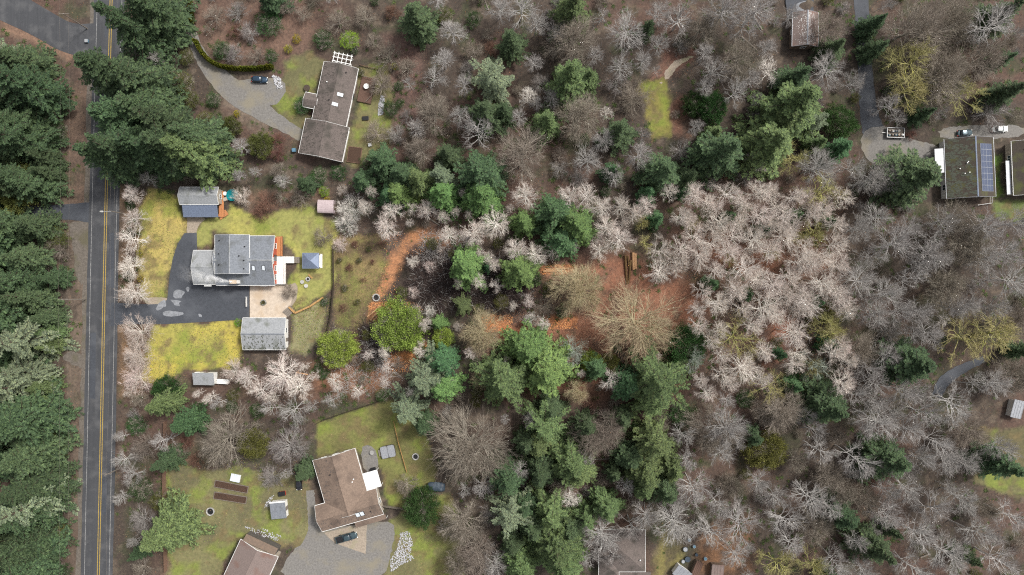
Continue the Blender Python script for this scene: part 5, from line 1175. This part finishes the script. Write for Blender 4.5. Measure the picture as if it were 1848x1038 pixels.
# (code, [(x, y, crown radius) ... in photo pixels])
TREES = {
 'A': [(240,353,21),(242,390,25),(240,438,27),(235,480,26),(237,527,28),(660,375,16),(712,378,22),(702,402,24),(768,380,20),(800,395,14),(822,386,11),(842,385,10),(895,405,32),(850,425,25),(812,428,18),(745,470,13),(879,470,15),(893,477,13),(826,510,13),(865,515,17),(900,518,15),
  (955,355,27),(1030,352,24),(1062,355,27),(1085,372,24),(1122,376,22),(1147,392,19),(1092,408,22),(1120,432,29),(1075,430,13),(1082,462,22),(1172,372,20),(1207,352,20),(1225,382,20),(928,452,23),(967,455,23),(1000,452,19),(1190,452,23),(1195,490,25),(925,553,10),(1100,685,23),(1115,705,12),
  (1252,355,24),(1314,355,26),(1368,351,26),(1273,367,22),(1360,390,28),(1408,394,28),(1308,394,25),(1289,382,20),(1256,424,26),(1316,422,24),(1360,432,26),(1408,432,28),(1223,451,25),(1265,461,28),(1310,451,24),(1348,476,30),(1435,465,30),(1379,453,24),(1456,469,24),(1418,494,26),(1479,503,28),(1508,440,26),(1499,523,26),(1327,519,26),(1364,505,24),(1264,517,18),(1510,484,24),(1448,445,22),(1393,374,22),(1430,360,22),(1340,368,20),(1240,400,18),(1386,415,20),(1290,490,20),(1395,518,24),(1440,525,24),(1240,478,18),(1335,405,20),(1300,425,18),(1515,400,22),(1490,375,22),(1515,350,24),(1460,400,22),(1480,460,24),(1430,410,20),(1470,480,20),(1520,560,22),(1440,560,24),(1350,590,22),(1300,600,18),(1380,620,20),(1440,640,22),(1500,640,22),(1370,690,20),(1430,660,20),(1340,560,20),(1520,620,22),(1520,660,20),(1250,560,16),(1410,540,22),
  (1296,547,24),(1371,553,33),(1400,572,24),(1325,528,22),(1460,537,33),(1427,595,28),(1265,587,20),(1277,614,18),(1300,640,20),(1342,664,31),(1302,674,20),(1516,690,26),(1314,692,18),(1277,709,20),(1508,534,24),(500,668,38),(540,700,27),(470,704,24),(448,682,22)],
 'P': [(247,603,34),(245,643,31),(245,681,30),(425,672,26),(435,356,20),(612,441,16),(775,480,13)],
 'V': [(635,380,30),(628,402,24),(775,563,12),(957,576,17)],
 'R': [(640,440,8),(630,482,9),(655,505,7),(690,440,9),(618,555,9),(672,472,6),(478,366,24),(470,384,18),(1155,710,18)],
 's': [(540,355,22),(580,430,22),(985,555,24),(520,528,15),(505,355,16),(610,35,28),(655,30,24),(675,240,24),(700,100,32),(690,150,26),(735,120,24),(854,95,22),(1144,178,34),(731,878,23),(1319,877,28),(260,806,28),(253,1027,22),(1086,867,20),(1146,911,20),(1312,880,24),(90,1005,20),(70,470,26),(100,440,20),(40,215,20)],
 'S': [(715,245,20),(1231,273,26),(1112,153,26),(1477,183,16),(1790,200,36),(240,749,14),(524,806,40),(489,863,24),(253,941,27),(1220,915,24),(1345,320,20),(798,950,14),(883,931,24),(1608,596,34),(250,820,18),(420,95,20),(450,60,22)],
 'M': [(1155,580,78),(1045,517,51),(870,600,40),(870,682,20),(1040,706,24)],
 'm': [(778,203,38),(943,286,50),(1039,70,48),(1042,207,45),(759,270,30),(849,798,78),(836,944,40),(855,994,42),(826,1020,30),(1067,794,40),(1095,774,34),(1287,781,48),(402,796,54),(1414,742,44),(1439,836,22),(1502,862,34),(1530,887,28),(1470,950,38),(1568,912,30),(1750,435,48),(1733,393,38),(1710,521,42),(1553,629,38),(1831,573,34),(1751,776,38),(1655,50,56),(1700,130,56),(1770,110,48),(1720,40,46),(1269,48,38),(1496,48,34),(1332,92,44),(1831,680,38)],
 'G': [(1165,435,22),(1160,402,16),(1483,347,42),(1470,422,30),(1500,574,30),(1327,603,44),(1497,605,32),(1393,699,38),(1743,616,48),(1799,609,48),(1640,110,50),(1650,160,42),(1740,170,42),(1401,1022,38),(1477,1022,34),(1427,282,32),(1470,660,20),(1510,350,24),(1505,590,22),(1440,430,18),(1350,640,20),(1250,400,16),(1400,460,16),(1320,470,16)],
 'a': [(835,158,20),(864,241,34),(829,210,22),(963,114,20),(937,216,17),(937,16,34),(963,48,25),(1131,57,38),(1118,121,26),(1106,318,22),(972,190,16),(1058,290,28),(1303,15,38),(1388,84,18),(1373,15,34),(1494,120,34),(1150,282,26),(1474,306,38),(1568,326,30),(1597,317,30),(1540,300,24),
  (1553,419,30),(1618,445,38),(1586,386,34),(1677,452,30),(1776,412,38),(1776,471,32),(1815,458,34),(1782,508,22),(1553,511,34),(1595,537,32),(1576,570,30),(1605,642,28),(1570,690,30),(1645,695,26),(1825,508,34),(1828,403,30),(1581,720,26),(1630,703,28),(1666,744,34),(1725,729,42),(1577,759,34),(1640,776,30),(1679,793,30),(1706,818,34),(1793,809,28),(1760,690,26),(1640,410,26),(1700,400,28),(1650,490,24),(1740,560,24),(1660,560,24),(1800,550,24),(1700,470,24),(1640,600,22),
  (1316,767,38),(1572,764,40),(1470,783,22),(1480,817,28),(1543,820,34),(1404,887,22),(1464,890,36),(1344,937,44),(1410,937,34),(1603,925,28),(1508,1007,26),(1540,978,20),(1600,887,24),(1609,836,26),(1229,789,24),(1305,809,28),(1260,875,36),(1086,965,38),(1212,936,40),(1279,953,34),(890,1020,28),(528,739,30),(236,860,22),(1780,50,44),(1600,190,24),(1650,880,30),(1690,930,34),(1740,900,30),(1650,960,34),(1700,1000,36),(1760,960,32),(1820,930,30),(1800,1010,34),(1640,1020,30),(1560,1030,24),(1185,20,26),(1190,80,20),(1170,930,26),(1060,1000,24),(820,60,26),(800,110,24),(780,140,22),(905,20,26),(1000,60,22),(1000,170,20),(1085,255,24),(1075,100,20),(1160,110,20),(1330,170,24),(1350,40,30),(1430,30,22),(1540,150,22),(1620,560,28),(1670,600,26),(1720,560,26),(1560,470,26),(1630,510,26),(1690,430,24),(1560,660,26),(1800,700,28),(1740,840,26),(1660,830,24),(1450,760,22),(1370,870,24),(1330,1000,26),(1290,900,22),(1240,830,20),(1540,720,24),(1610,740,24),(1500,910,24),(1430,980,26),(1130,880,20),(1060,830,20),(960,760,18),(940,850,18)],
 'g': [(1140,950,30),(1115,1000,26),(1293,130,34),(1221,31,38),(1540,560,24),(1640,850,26),(1085,30,24),(1160,240,16)],
 'W': [(956,172,20),(1093,205,14),(1392,125,30),(1375,300,17),(1697,570,20),(1029,900,21),(1040,640,6)],
 'Y': [(1035,640,30),(1250,655,28),(1472,664,32)],
 'H': [(955,635,36),(800,702,26),(838,480,33),(938,485,33),(945,402,24),(800,347,28),(868,350,34),(1040,407,36),(720,345,26),(790,585,14),(990,668,42)],
 'T': [(1140,695,28),(1080,668,22),(1320,388,13),(1382,416,12),(1440,388,14),(1352,530,13),(1500,622,15),(1438,700,15),(1475,548,15),(1288,512,14),(1236,346,12),(1500,400,13),(1412,640,12),(800,652,30),(700,348,26),(1000,382,36),(1010,432,28),(1190,392,16),(333,766,24),(1518,268,20),(1170,347,18),(1105,305,16),(880,480,10)],
 'F': [(921,73,26),(877,197,30),(908,197,22),(750,32,34),(807,280,25),(867,305,42),(1121,232,28),(1438,140,28),(1510,85,24),(1305,271,44),(1196,306,34),(1246,320,22),(1112,308,16),(1654,658,38),(1502,738,36),(1527,937,30),(1584,994,34),(1205,891,28),(763,767,20),(994,742,26),(918,868,34),(921,985,22),(978,858,30),(1060,773,26),(1609,831,40),(1814,839,30),(1820,20,30),(1585,40,20),(1588,85,20),(1825,165,24),(690,290,28),(720,312,28),(650,322,22),(1651,319,46),(950,800,26),(1140,830,24),(945,920,22),(965,960,26),(1030,960,24),(1125,760,20),(1365,790,18)],
 'L': [(1035,843,40),(1212,849,28),(946,1029,36),(1036,13,34),(1029,133,38),(1064,137,24),(991,219,28),(1440,185,52),(1414,215,34),(1395,253,44),(1477,256,16),(1165,862,36),(1051,857,30),(1097,918,28),(972,802,26),(905,690,46),(287,727,24),(285,970,40),(1168,880,26),(760,325,28),(1007,994,44),(1016,1016,40),(1290,240,18)],
 'X': [(889,133,44),(790,318,30),(770,682,44),(732,742,38),(924,937,42),(1481,217,20)],
 'x': [(984,773,40),(1186,798,42),(994,931,36),(1181,732,36),(1195,690,58),(835,553,18),(1060,940,26)],
 'C': [(723,590,46),(610,627,34),(800,610,20),(750,345,16),(1065,650,20)],
 'c': [(1255,188,24),(1284,195,30),(1235,622,38),(760,915,34),(1515,222,32),(300,700,26)],
 'D': [(457,800,28),(1385,814,40),(30,335,44),(470,260,24),(415,228,20),(1100,655,20),(1485,560,20)],
 'B': [(235,370,10),(235,420,10),(232,500,11),(1285,515,14),(1450,385,14),(1490,400,12),(1228,348,10),(1430,680,16),(1480,545,16),(400,90,18),(490,100,13),(385,180,14),(545,190,17),(705,195,16),(722,186,9),(246,768,20),(250,883,24),(934,817,14),(585,675,11),(640,90,8),(575,318,16),(612,312,16),(665,292,16),(465,742,16),(355,738,14),(585,545,8),(720,155,9),(440,578,0)],
 'N': [(585,345,10),(630,72,18),(430,583,8)],
 'O': [(247,412,7),(252,457,7),(253,503,7),(535,70,9),(520,88,8),(427,205,7),(712,120,7),(590,360,6)],
 'b': [(665,450,6),(622,520,7),(645,545,7),(612,470,6),(648,470,6),(1040,140,0),(650,130,9),(865,560,12),(990,520,12),(905,545,14),(1345,560,12),(560,215,7),(820,460,12),(1450,705,20),(1400,400,10),(780,440,12),(287,904,18),(370,215,16),(290,905,12),(330,150,22),(300,140,20),(345,180,16)],
}
UNIQUE = {('M',1155,580): 'huge tan bare maple with a fine round crown over the leafy clearing', ('M',1045,517): 'wide pinkish-tan bare maple at the clearing edge by the pale logs', ('m',849,798): 'huge grey-brown bare maple beyond the tan-roofed house lawn',
 ('C',723,590): 'round yellow-green evergreen dome beside the dark brush pile', ('C',610,627): 'yellow-green feathery evergreen below the end of the dark wooden fence', ('V',635,380): 'dense whitish lichen-covered tree beside the pinkish metal shed',
 ('m',402,796): 'wide bare maple overhanging the vegetable beds', ('s',580,430): 'round fine-twigged shrub on the back lawn above the gazebo', ('A',500,668): 'pale sprawling bare alder right behind the grey workshop', ('x',1195,690): 'big open-branched green fir below the huge tan maple', ('X',889,133): 'tall silvery fir rising from the mixed wood', ('F',1651,319): 'dark dense fir beside the solar house parking yard', ('L',285,970): 'bright green conifer between the road and the board fence'}
STAND = {'A'}
for code, lst in TREES.items():
    for (px, py, r_) in lst:
        if r_ <= 0: continue
        tall = 4.5 if (code in 'Aa' and px > 1180) else 2.0 if code in 'Aa' and px > 640 else -2.0 if code == 'A' and px < 300 else 0
        plant(code, px, py, r_, label=UNIQUE.get((code, px, py)), tall=tall)
BUILT = [([(320,335),(412,335),(412,394),(320,394)]), ([(340,420),(540,420),(540,518),(340,518)]), ([(434,570),(525,570),(525,635),(434,635)]), ([(340,660),(414,660),(414,700),(340,700)]), ([(572,358),(610,358),(610,390),(572,390)]), ([(535,95),(675,95),(675,298),(535,298)]), ([(560,800),(722,800),(722,965),(560,965)]), ([(405,950),(510,950),(510,1045),(405,1045)]), ([(1675,245),(1860,245),(1860,365),(1675,365)]), ([(1415,0),(1470,0),(1470,95),(1415,95)]), ([(1075,940),(1175,940),(1175,1045),(1075,1045)]), ([(1205,965),(1310,965),(1310,1045),(1205,1045)]), ([(1810,710),(1850,710),(1850,760),(1810,760)]), ([(488,890),(525,890),(525,935),(488,935)]), ([(765,865),(810,865),(810,890),(765,890)]), ([(540,135),(500,135),(440,135),(440,155),(500,155)])]
# thinner growth between the larger crowns
taken = [(px, py, r_) for lst in TREES.values() for (px, py, r_) in lst if r_ > 0]
FILL_BAN = LAWNS + [([(985,480),(1140,462),(1200,500),(1275,530),(1240,600),(1060,620),(940,625),(985,592),(1060,560)], 0, 0), ([(735,415),(780,415),(700,545),(660,590),(655,545)], 0, 0), ([(745,462),(905,470),(930,545),(760,545)], 0, 0)]
def banned(px, py, mgn):
    return BAN[int((py + 40) / 4), int((px + 40) / 4)] > -mgn
_bx, _by = np.meshgrid(np.arange(-40, 1900, 4.0), np.arange(-40, 1100, 4.0)); BAN = np.full(_bx.shape, -1e9)
for pl in PAVED + [f[0] for f in FILL_BAN] + BUILT: BAN = np.maximum(BAN, sdist(_bx.ravel(), _by.ravel(), pl).reshape(_bx.shape))
nfill = 0
for _ in range(6000):
    if nfill >= 270: break
    px, py = prng.uniform(215, 1860), prng.uniform(-15, 1050); r_ = prng.uniform(9, 24)
    if px < 1200 and 338 < py < 720 and r_ > 14: r_ *= .55
    stand = 1200 < px < 1525 and 340 < py < 540
    if stand: r_ = prng.uniform(15, 24)
    if any(math.hypot(px - a_, py - b_) < (.5 if stand else .72) * (r_ + c_) for a_, b_, c_ in taken) or banned(px, py, r_ * .8): continue
    inside = 338 < py < 720 and px < 1530
    code = ('AAPBsbA' if inside else 'aaasSsSRbBFsm')[int(prng.integers(7 if inside else 13))]
    if stand: code = 'A'
    if code == 'm' or code == 'F': r_ = max(r_, 16)
    plant(code, px, py, r_, tall=4.5 if stand else 2.0 if code in 'Aa' else 0); taken.append((px, py, r_)); nfill += 1
# the tall roadside firs, set by where their trunks stand
bases = [(285,82,'F'),(318,50,'F'),(254,160,'F'),(296,172,'F'),(268,235,'F'),(310,226,'F'),(350,250,'F'),(272,292,'F'),(316,282,'F'),(356,284,'F'),(390,268,'F'),(384,288,'L'),(330,292,'F'),(244,300,'F')]
for (x_, y_, c_) in bases: plant(c_, x_, y_, prng.uniform(38, 47), Hm=prng.uniform(23, 30), at_base=True)
for y_ in list(range(120, 366, 40)) + list(range(425, 1060, 38)):
    for x_ in (96, 52, 8, -36):
        xx = x_ + prng.uniform(-22, 12) - (14 if y_ < 200 else 0); yy = y_ + prng.uniform(-18, 18)
        if yy < 395 and yy > 350: yy = 345
        if prng.random() < .12: continue
        plant('FFFFFFFXF'[int(prng.integers(9))], xx, yy, prng.uniform(24, 44), Hm=prng.uniform(14, 31), at_base=True)
for y_ in list(range(240, 350, 26)) + list(range(430, 1050, 24)):
    x_ = prng.uniform(98, 120)
    if abs(y_ - 540) < 16 or prng.random() < .25: continue
    plant('FFLBbsF'[int(prng.integers(7))], x_, y_, prng.uniform(13, 22), at_base=True)
# clipped hedge: one columnar conifer after another
hl = smooth_poly([(344, -10), (347, 20), (350, 42)], False, 1); hl2 = smooth_poly([(357, 78), (368, 100), (392, 120), (430, 127), (470, 126), (496, 122)], False, 2)
def along(pts, step):
    out = []; carry = 0
    for a_, b_ in zip(pts[:-1], pts[1:]):
        d = math.dist(a_, b_); t = carry
        while t < d: out.append((a_[0] + (b_[0]-a_[0]) * t / d, a_[1] + (b_[1]-a_[1]) * t / d)); t += step
        carry = t - d
    return out
for (x_, y_) in along(hl, 5.2) + along(hl2, 5.2):
    lm, cm, r0, h0, c0 = PROTO['spire'][int(prng.integers(3))]; p = P(x_, y_)
    o = empty('hedge_conifer', (p.x, p.y, -.03), prng.random() * 6.28); s_ = prng.uniform(.95, 1.15); o.scale = (s_ * 1.1, s_ * 1.1, s_ * 1.05)
    tag(o, 'narrow yellow-green columnar conifer in the hedge along the gravel lane', 'conifer', 'hedge along the gravel lane')
    for nm, me, mt in (('trunk', lm, 'bark_fir'), ('crown', cm, 'leaf_hedge')):
        c = bpy.data.objects.new(nm, me); c.parent = o; COL.objects.link(c); c.material_slots[0].link = 'OBJECT'; c.material_slots[0].material = M[mt]

# ------------------------------------------------------------------ undergrowth (uncountable)
BRUSH = [(730,462),(790,452),(905,466),(945,520),(930,560),(870,570),(770,560),(712,530)]
def free(px, py, lawn=True, margin=3, keep=False):
    ok = np.ones(len(px), bool)
    if not keep: ok &= sdist(px, py, BRUSH) < 2
    for pl in PAVED + BUILT: ok &= sdist(px, py, pl) < -margin
    if lawn:
        for pl, _, _ in LAWNS: ok &= sdist(px, py, pl) < 1
    return ok
def gzs(x, y):
    i = np.clip(np.searchsorted(gx, x), 1, nx - 1); j = np.clip(np.searchsorted(gy, y), 1, ny - 1); return Z.reshape(ny, nx)[j, i]
def scatter(n, dens_seed, sc, thr, regions=None, lawn=True, margin=3):
    r = np.random.default_rng(dens_seed)
    if regions is None: px = r.uniform(-40, 1890, n); py = r.uniform(-40, 1080, n)
    else:
        k = r.integers(len(regions), size=n); rg = np.array(regions)[k]; px = r.uniform(rg[:, 0], rg[:, 2]); py = r.uniform(rg[:, 1], rg[:, 3])
    x = (px - 924) / S; y = (519 - py) / S
    ok = (fbm(x, y, sc, dens_seed, 3) + r.normal(0, .06, n)) > thr; ok[ok] &= free(px[ok], py[ok], lawn, margin, thr == 0.0)
    return x[ok], y[ok], r
def brambles(name, n, seed, thr, mt, ln=(.8, 1.9), rad=.018, regions=None, h_=.8, sc=9, lawn=True):
    x, y, r = scatter(n, seed, sc, thr, regions, lawn); N = len(x); st = np.stack([x, y, gzs(x, y) - .05], 1); th = r.random(N) * 6.28
    d = np.stack([np.cos(th) * .8, np.sin(th) * .8, np.full(N, h_)], 1); l = r.uniform(*ln, N); B = path(r, st, d, l, 4, -.38 * h_, .16); Rb = np.linspace(1, .45, 4)[None] * r.uniform(.6, 1.3, (N, 1)) * rad
    V, F = tubes(B, Rb, 3); return tag(link(bpy.data.objects.new(name, npmesh(name, V, F, M[mt]))), kind='stuff')
def litter(name, n, seed, thr, cols, size=(.10, .24), regions=None, lawn=True, sc=6):
    x, y, r = scatter(n, seed, sc, thr, regions, lawn, 1); N = len(x); th = r.random(N) * 6.28; l = r.uniform(*size, N)
    d = unit(np.stack([np.cos(th), np.sin(th), r.normal(.25, .3, N)], 1)); sw = unit(np.cross(d, np.stack([r.normal(0, .4, N), r.normal(0, .4, N), np.ones(N)], 1)))
    V, F = diamonds(np.stack([x, y, gzs(x, y) + .03], 1), d, sw, l, l * .36); c = np.array(cols)[r.integers(len(cols), size=N)] * r.uniform(.7, 1.25, (N, 1))
    return tag(link(bpy.data.objects.new(name, npmesh(name, V, F, M['leaf_litter'], False, np.repeat(c, 4, 0)))), kind='stuff')
mat('brush', (.085, .062, .055), (.03, .022, .02), .8, .95)
mat('leaf_litter', (1.1, 1.1, 1.1), (.85, .85, .85), 2, .95, tint=True)
brambles('bramble_thicket', 23000, 61, .50, 'twig_red')
brambles('dead_undergrowth', 23000, 62, .50, 'twig_umber', sc=7)
brambles('dry_stalks', 9000, 63, .52, 'twig_maple', rad=.016, sc=6)
brambles('meadow_brambles', 2600, 76, .50, 'twig_red', (.5, 1.3), .014, [(606,420,700,590)], sc=4, lawn=False)
brambles('brush_pile', 7000, 64, 0.0, 'brush', (1.5, 4.5), .045, [(735,460,925,555),(735,460,925,555),(735,460,925,555),(650,585,690,660),(880,500,960,560),(1250,960,1310,990)], .3)
brambles('pale_slash', 2400, 65, 0.0, 'bark_grey_dim', (1.2, 3.6), .035, [(745,462,960,560),(600,640,720,712),(660,600,700,660),(760,420,850,470)], .3)
litter('leaf_litter', 60000, 66, .42, [(.26,.115,.06),(.34,.17,.09),(.18,.10,.06),(.30,.22,.13),(.13,.075,.05)])
litter('clearing_leaves', 26000, 67, .30, [(.30,.135,.08),(.38,.19,.115),(.21,.10,.065),(.44,.28,.18)], regions=[(960,470,1290,640),(880,560,1100,660),(1200,430,1500,680)])
litter('wood_chips', 9000, 68, .35, [(.62,.27,.10),(.5,.2,.08),(.68,.36,.17)], (.12, .3), [(668,420,775,560),(690,620,775,672),(868,568,925,600),(975,478,1040,495),(985,572,1042,594),(665,545,760,560)])
litter('lawn_leaves', 16000, 75, .42, [(.22,.13,.07),(.15,.10,.055),(.30,.22,.12)], (.10, .24), [(250,342,338,545),(356,368,604,560),(258,585,440,690),(300,820,566,1040),(570,724,790,930),(690,890,838,1040),(480,95,715,300)], lawn=False)
litter('meadow_weeds', 16000, 69, .40, [(.17,.20,.05),(.25,.23,.08),(.20,.14,.08),(.12,.15,.04)], (.12, .34), [(604,420,700,600),(250,342,338,545),(258,585,440,690),(520,540,595,640),(300,820,566,1040)], lawn=False)
# ferns: rosettes of arching fronds
x, y, r = scatter(11000, 71, 8, .53); N = len(x); nf = 7; th = np.repeat(r.random(N) * 6.28, nf) + np.tile(np.arange(nf) * 6.283 / nf, N); sc_ = np.repeat(r.uniform(.5, 1.1, N), nf)
st = np.repeat(np.stack([x, y, gzs(x, y)], 1), nf, 0); B = path(r, st, np.stack([np.cos(th) * .7, np.sin(th) * .7, np.full(N * nf, .7)], 1), sc_, 4, -.45, .05); parts = []
for k in range(3):
    d = B[:, k + 1] - B[:, k]; ln_ = np.linalg.norm(d, axis=1) * 1.25; d = unit(d); sw = unit(np.cross(d, np.array([0, 0, 1.0]))); parts.append(diamonds(B[:, k], d, sw, ln_, ln_ * (.34, .32, .2)[k]))
V, F = merge(parts); tn = np.tile(np.repeat(r.uniform(.6, 1.4, N * nf), 4), 3)
tag(link(bpy.data.objects.new('ferns', npmesh('ferns', V, F, M['leaf_fern'], False, np.stack([tn] * 3, 1)))), kind='stuff')
# pale rock beds
def rocks(name, n, seed, poly, smin, smax):
    r = np.random.default_rng(seed); p = np.array(poly); V_, F_, o_ = [], [], 0
    px = r.uniform(p[:, 0].min(), p[:, 0].max(), n); py = r.uniform(p[:, 1].min(), p[:, 1].max(), n); ok = sdist(px, py, poly) > 0
    for a_, b_ in zip(px[ok], py[ok]):
        q = P(a_, b_); s_ = r.uniform(smin, smax); v = np.array([(1,0,0),(-1,0,0),(0,1,0),(0,-1,0),(0,0,.8),(0,0,-.6)]) * s_ * r.uniform(.6, 1.2, (6, 3)); V_.append(v + [q.x, q.y, s_ * .3])
        F_.append(np.array([(0,2,4),(2,1,4),(1,3,4),(3,0,4),(2,0,5),(1,2,5),(3,1,5),(0,3,5)]) + o_); o_ += 6
    tag(link(bpy.data.objects.new(name, npmesh(name, np.concatenate(V_), np.concatenate(F_), M['rock_white']))), kind='stuff')
mat('rock_white', (.50, .50, .52), (.36, .36, .37), 3, .9)
rocks('rock_bed', 1500, 81, [(722,962),(738,958),(746,985),(740,1000),(748,1008),(720,1022),(706,1034),(704,1010),(716,990)], .1, .26)
rocks('rock_bed', 500, 82, [(688,172),(694,174),(692,206),(682,210),(683,190)], .1, .24)
rocks('rock_bed', 260, 83, [(486,898),(494,894),(486,914),(474,918)], .1, .24)
rocks('rock_bed', 260, 84, [(488,135),(505,140),(512,162),(500,160)], .12, .4)
rocks('rock_bed', 360, 85, [(440,950),(480,955),(508,968),(500,976),(460,965)], .1, .26)

# ------------------------------------------------------------------ chimney smoke
def smoke():
    a_ = P(416, 509, 7.0); n = 12; rings = []; LN = 13.0
    for k in range(n):
        u = k / (n - 1); r_ = .3 + 2.5 * u
        rings.append([(a_.x - LN * u, a_.y + 2.6 * u + r_ * math.cos(t), 7.0 + 2.6 * u + r_ * .8 * math.sin(t)) for t in np.linspace(6.283, 0, 16, endpoint=False)])
    m = bpy.data.materials.new('smoke'); m.use_nodes = True; nd = m.node_tree.nodes; nd.clear(); lk = m.node_tree.links
    out = nd.new('ShaderNodeOutputMaterial'); pv = nd.new('ShaderNodeVolumeScatter'); pv.inputs['Color'].default_value = (.995, .995, 1.0, 1)
    tc = nd.new('ShaderNodeTexCoord'); sp = nd.new('ShaderNodeSeparateXYZ'); lk.new(tc.outputs['Object'], sp.inputs[0])
    def f(op, p, q=0.0, clamp=False):
        x = nd.new('ShaderNodeMath'); x.operation = op; x.use_clamp = clamp
        for i_, v in enumerate((p, q)):
            if isinstance(v, (int, float)): x.inputs[i_].default_value = v
            else: lk.new(v, x.inputs[i_])
        return x.outputs[0]
    u = f('DIVIDE', f('SUBTRACT', a_.x, sp.outputs['X']), LN, True); rad = f('ADD', f('MULTIPLY', u, 2.5), .3)
    dy = f('DIVIDE', f('SUBTRACT', sp.outputs['Y'], f('ADD', f('MULTIPLY', u, 2.6), a_.y)), rad); dz = f('DIVIDE', f('SUBTRACT', sp.outputs['Z'], f('ADD', f('MULTIPLY', u, 2.6), 7.0)), f('MULTIPLY', rad, .8))
    fall = f('SUBTRACT', 1.0, f('ADD', f('MULTIPLY', dy, dy), f('MULTIPLY', dz, dz)), True)
    nz = nd.new('ShaderNodeTexNoise'); nz.inputs['Scale'].default_value = .8; nz.inputs['Detail'].default_value = 5; nz.inputs['Distortion'].default_value = .8; lk.new(tc.outputs['Object'], nz.inputs[0])
    wisp = f('MULTIPLY', f('SUBTRACT', nz.outputs['Fac'], .40, True), 5.0, True)
    left = f('SUBTRACT', 1.0, u, True); thick = f('ADD', f('MULTIPLY', f('POWER', left, 3.0), 5.0), f('MULTIPLY', left, .45))
    lk.new(f('MULTIPLY', f('MULTIPLY', fall, wisp), thick), pv.inputs['Density']); lk.new(pv.outputs[0], out.inputs['Volume'])
    tag(MB().loft(rings).build('chimney_smoke', m), kind='stuff')
smoke()
# old fallen trunks lying through the woods
fl = np.random.default_rng(91); nlog = 0
for _ in range(400):
    if nlog >= 34: break
    px, py = fl.uniform(640, 1830), fl.uniform(10, 1030)
    if banned(px, py, 26) or math.hypot(px - 1130, py - 550) < 90: continue
    an = fl.random() * 6.28; ln_ = fl.uniform(18, 46)
    logs([(px, py, px + ln_ * math.cos(an), py + ln_ * math.sin(an), fl.uniform(.13, .26))], 'weathered grey fallen trunk ' + zone(px, py), 'fallen trunks in the woods', 'wood_grey' if fl.random() < .6 else 'log_bark', 'fallen_trunk'); nlog += 1
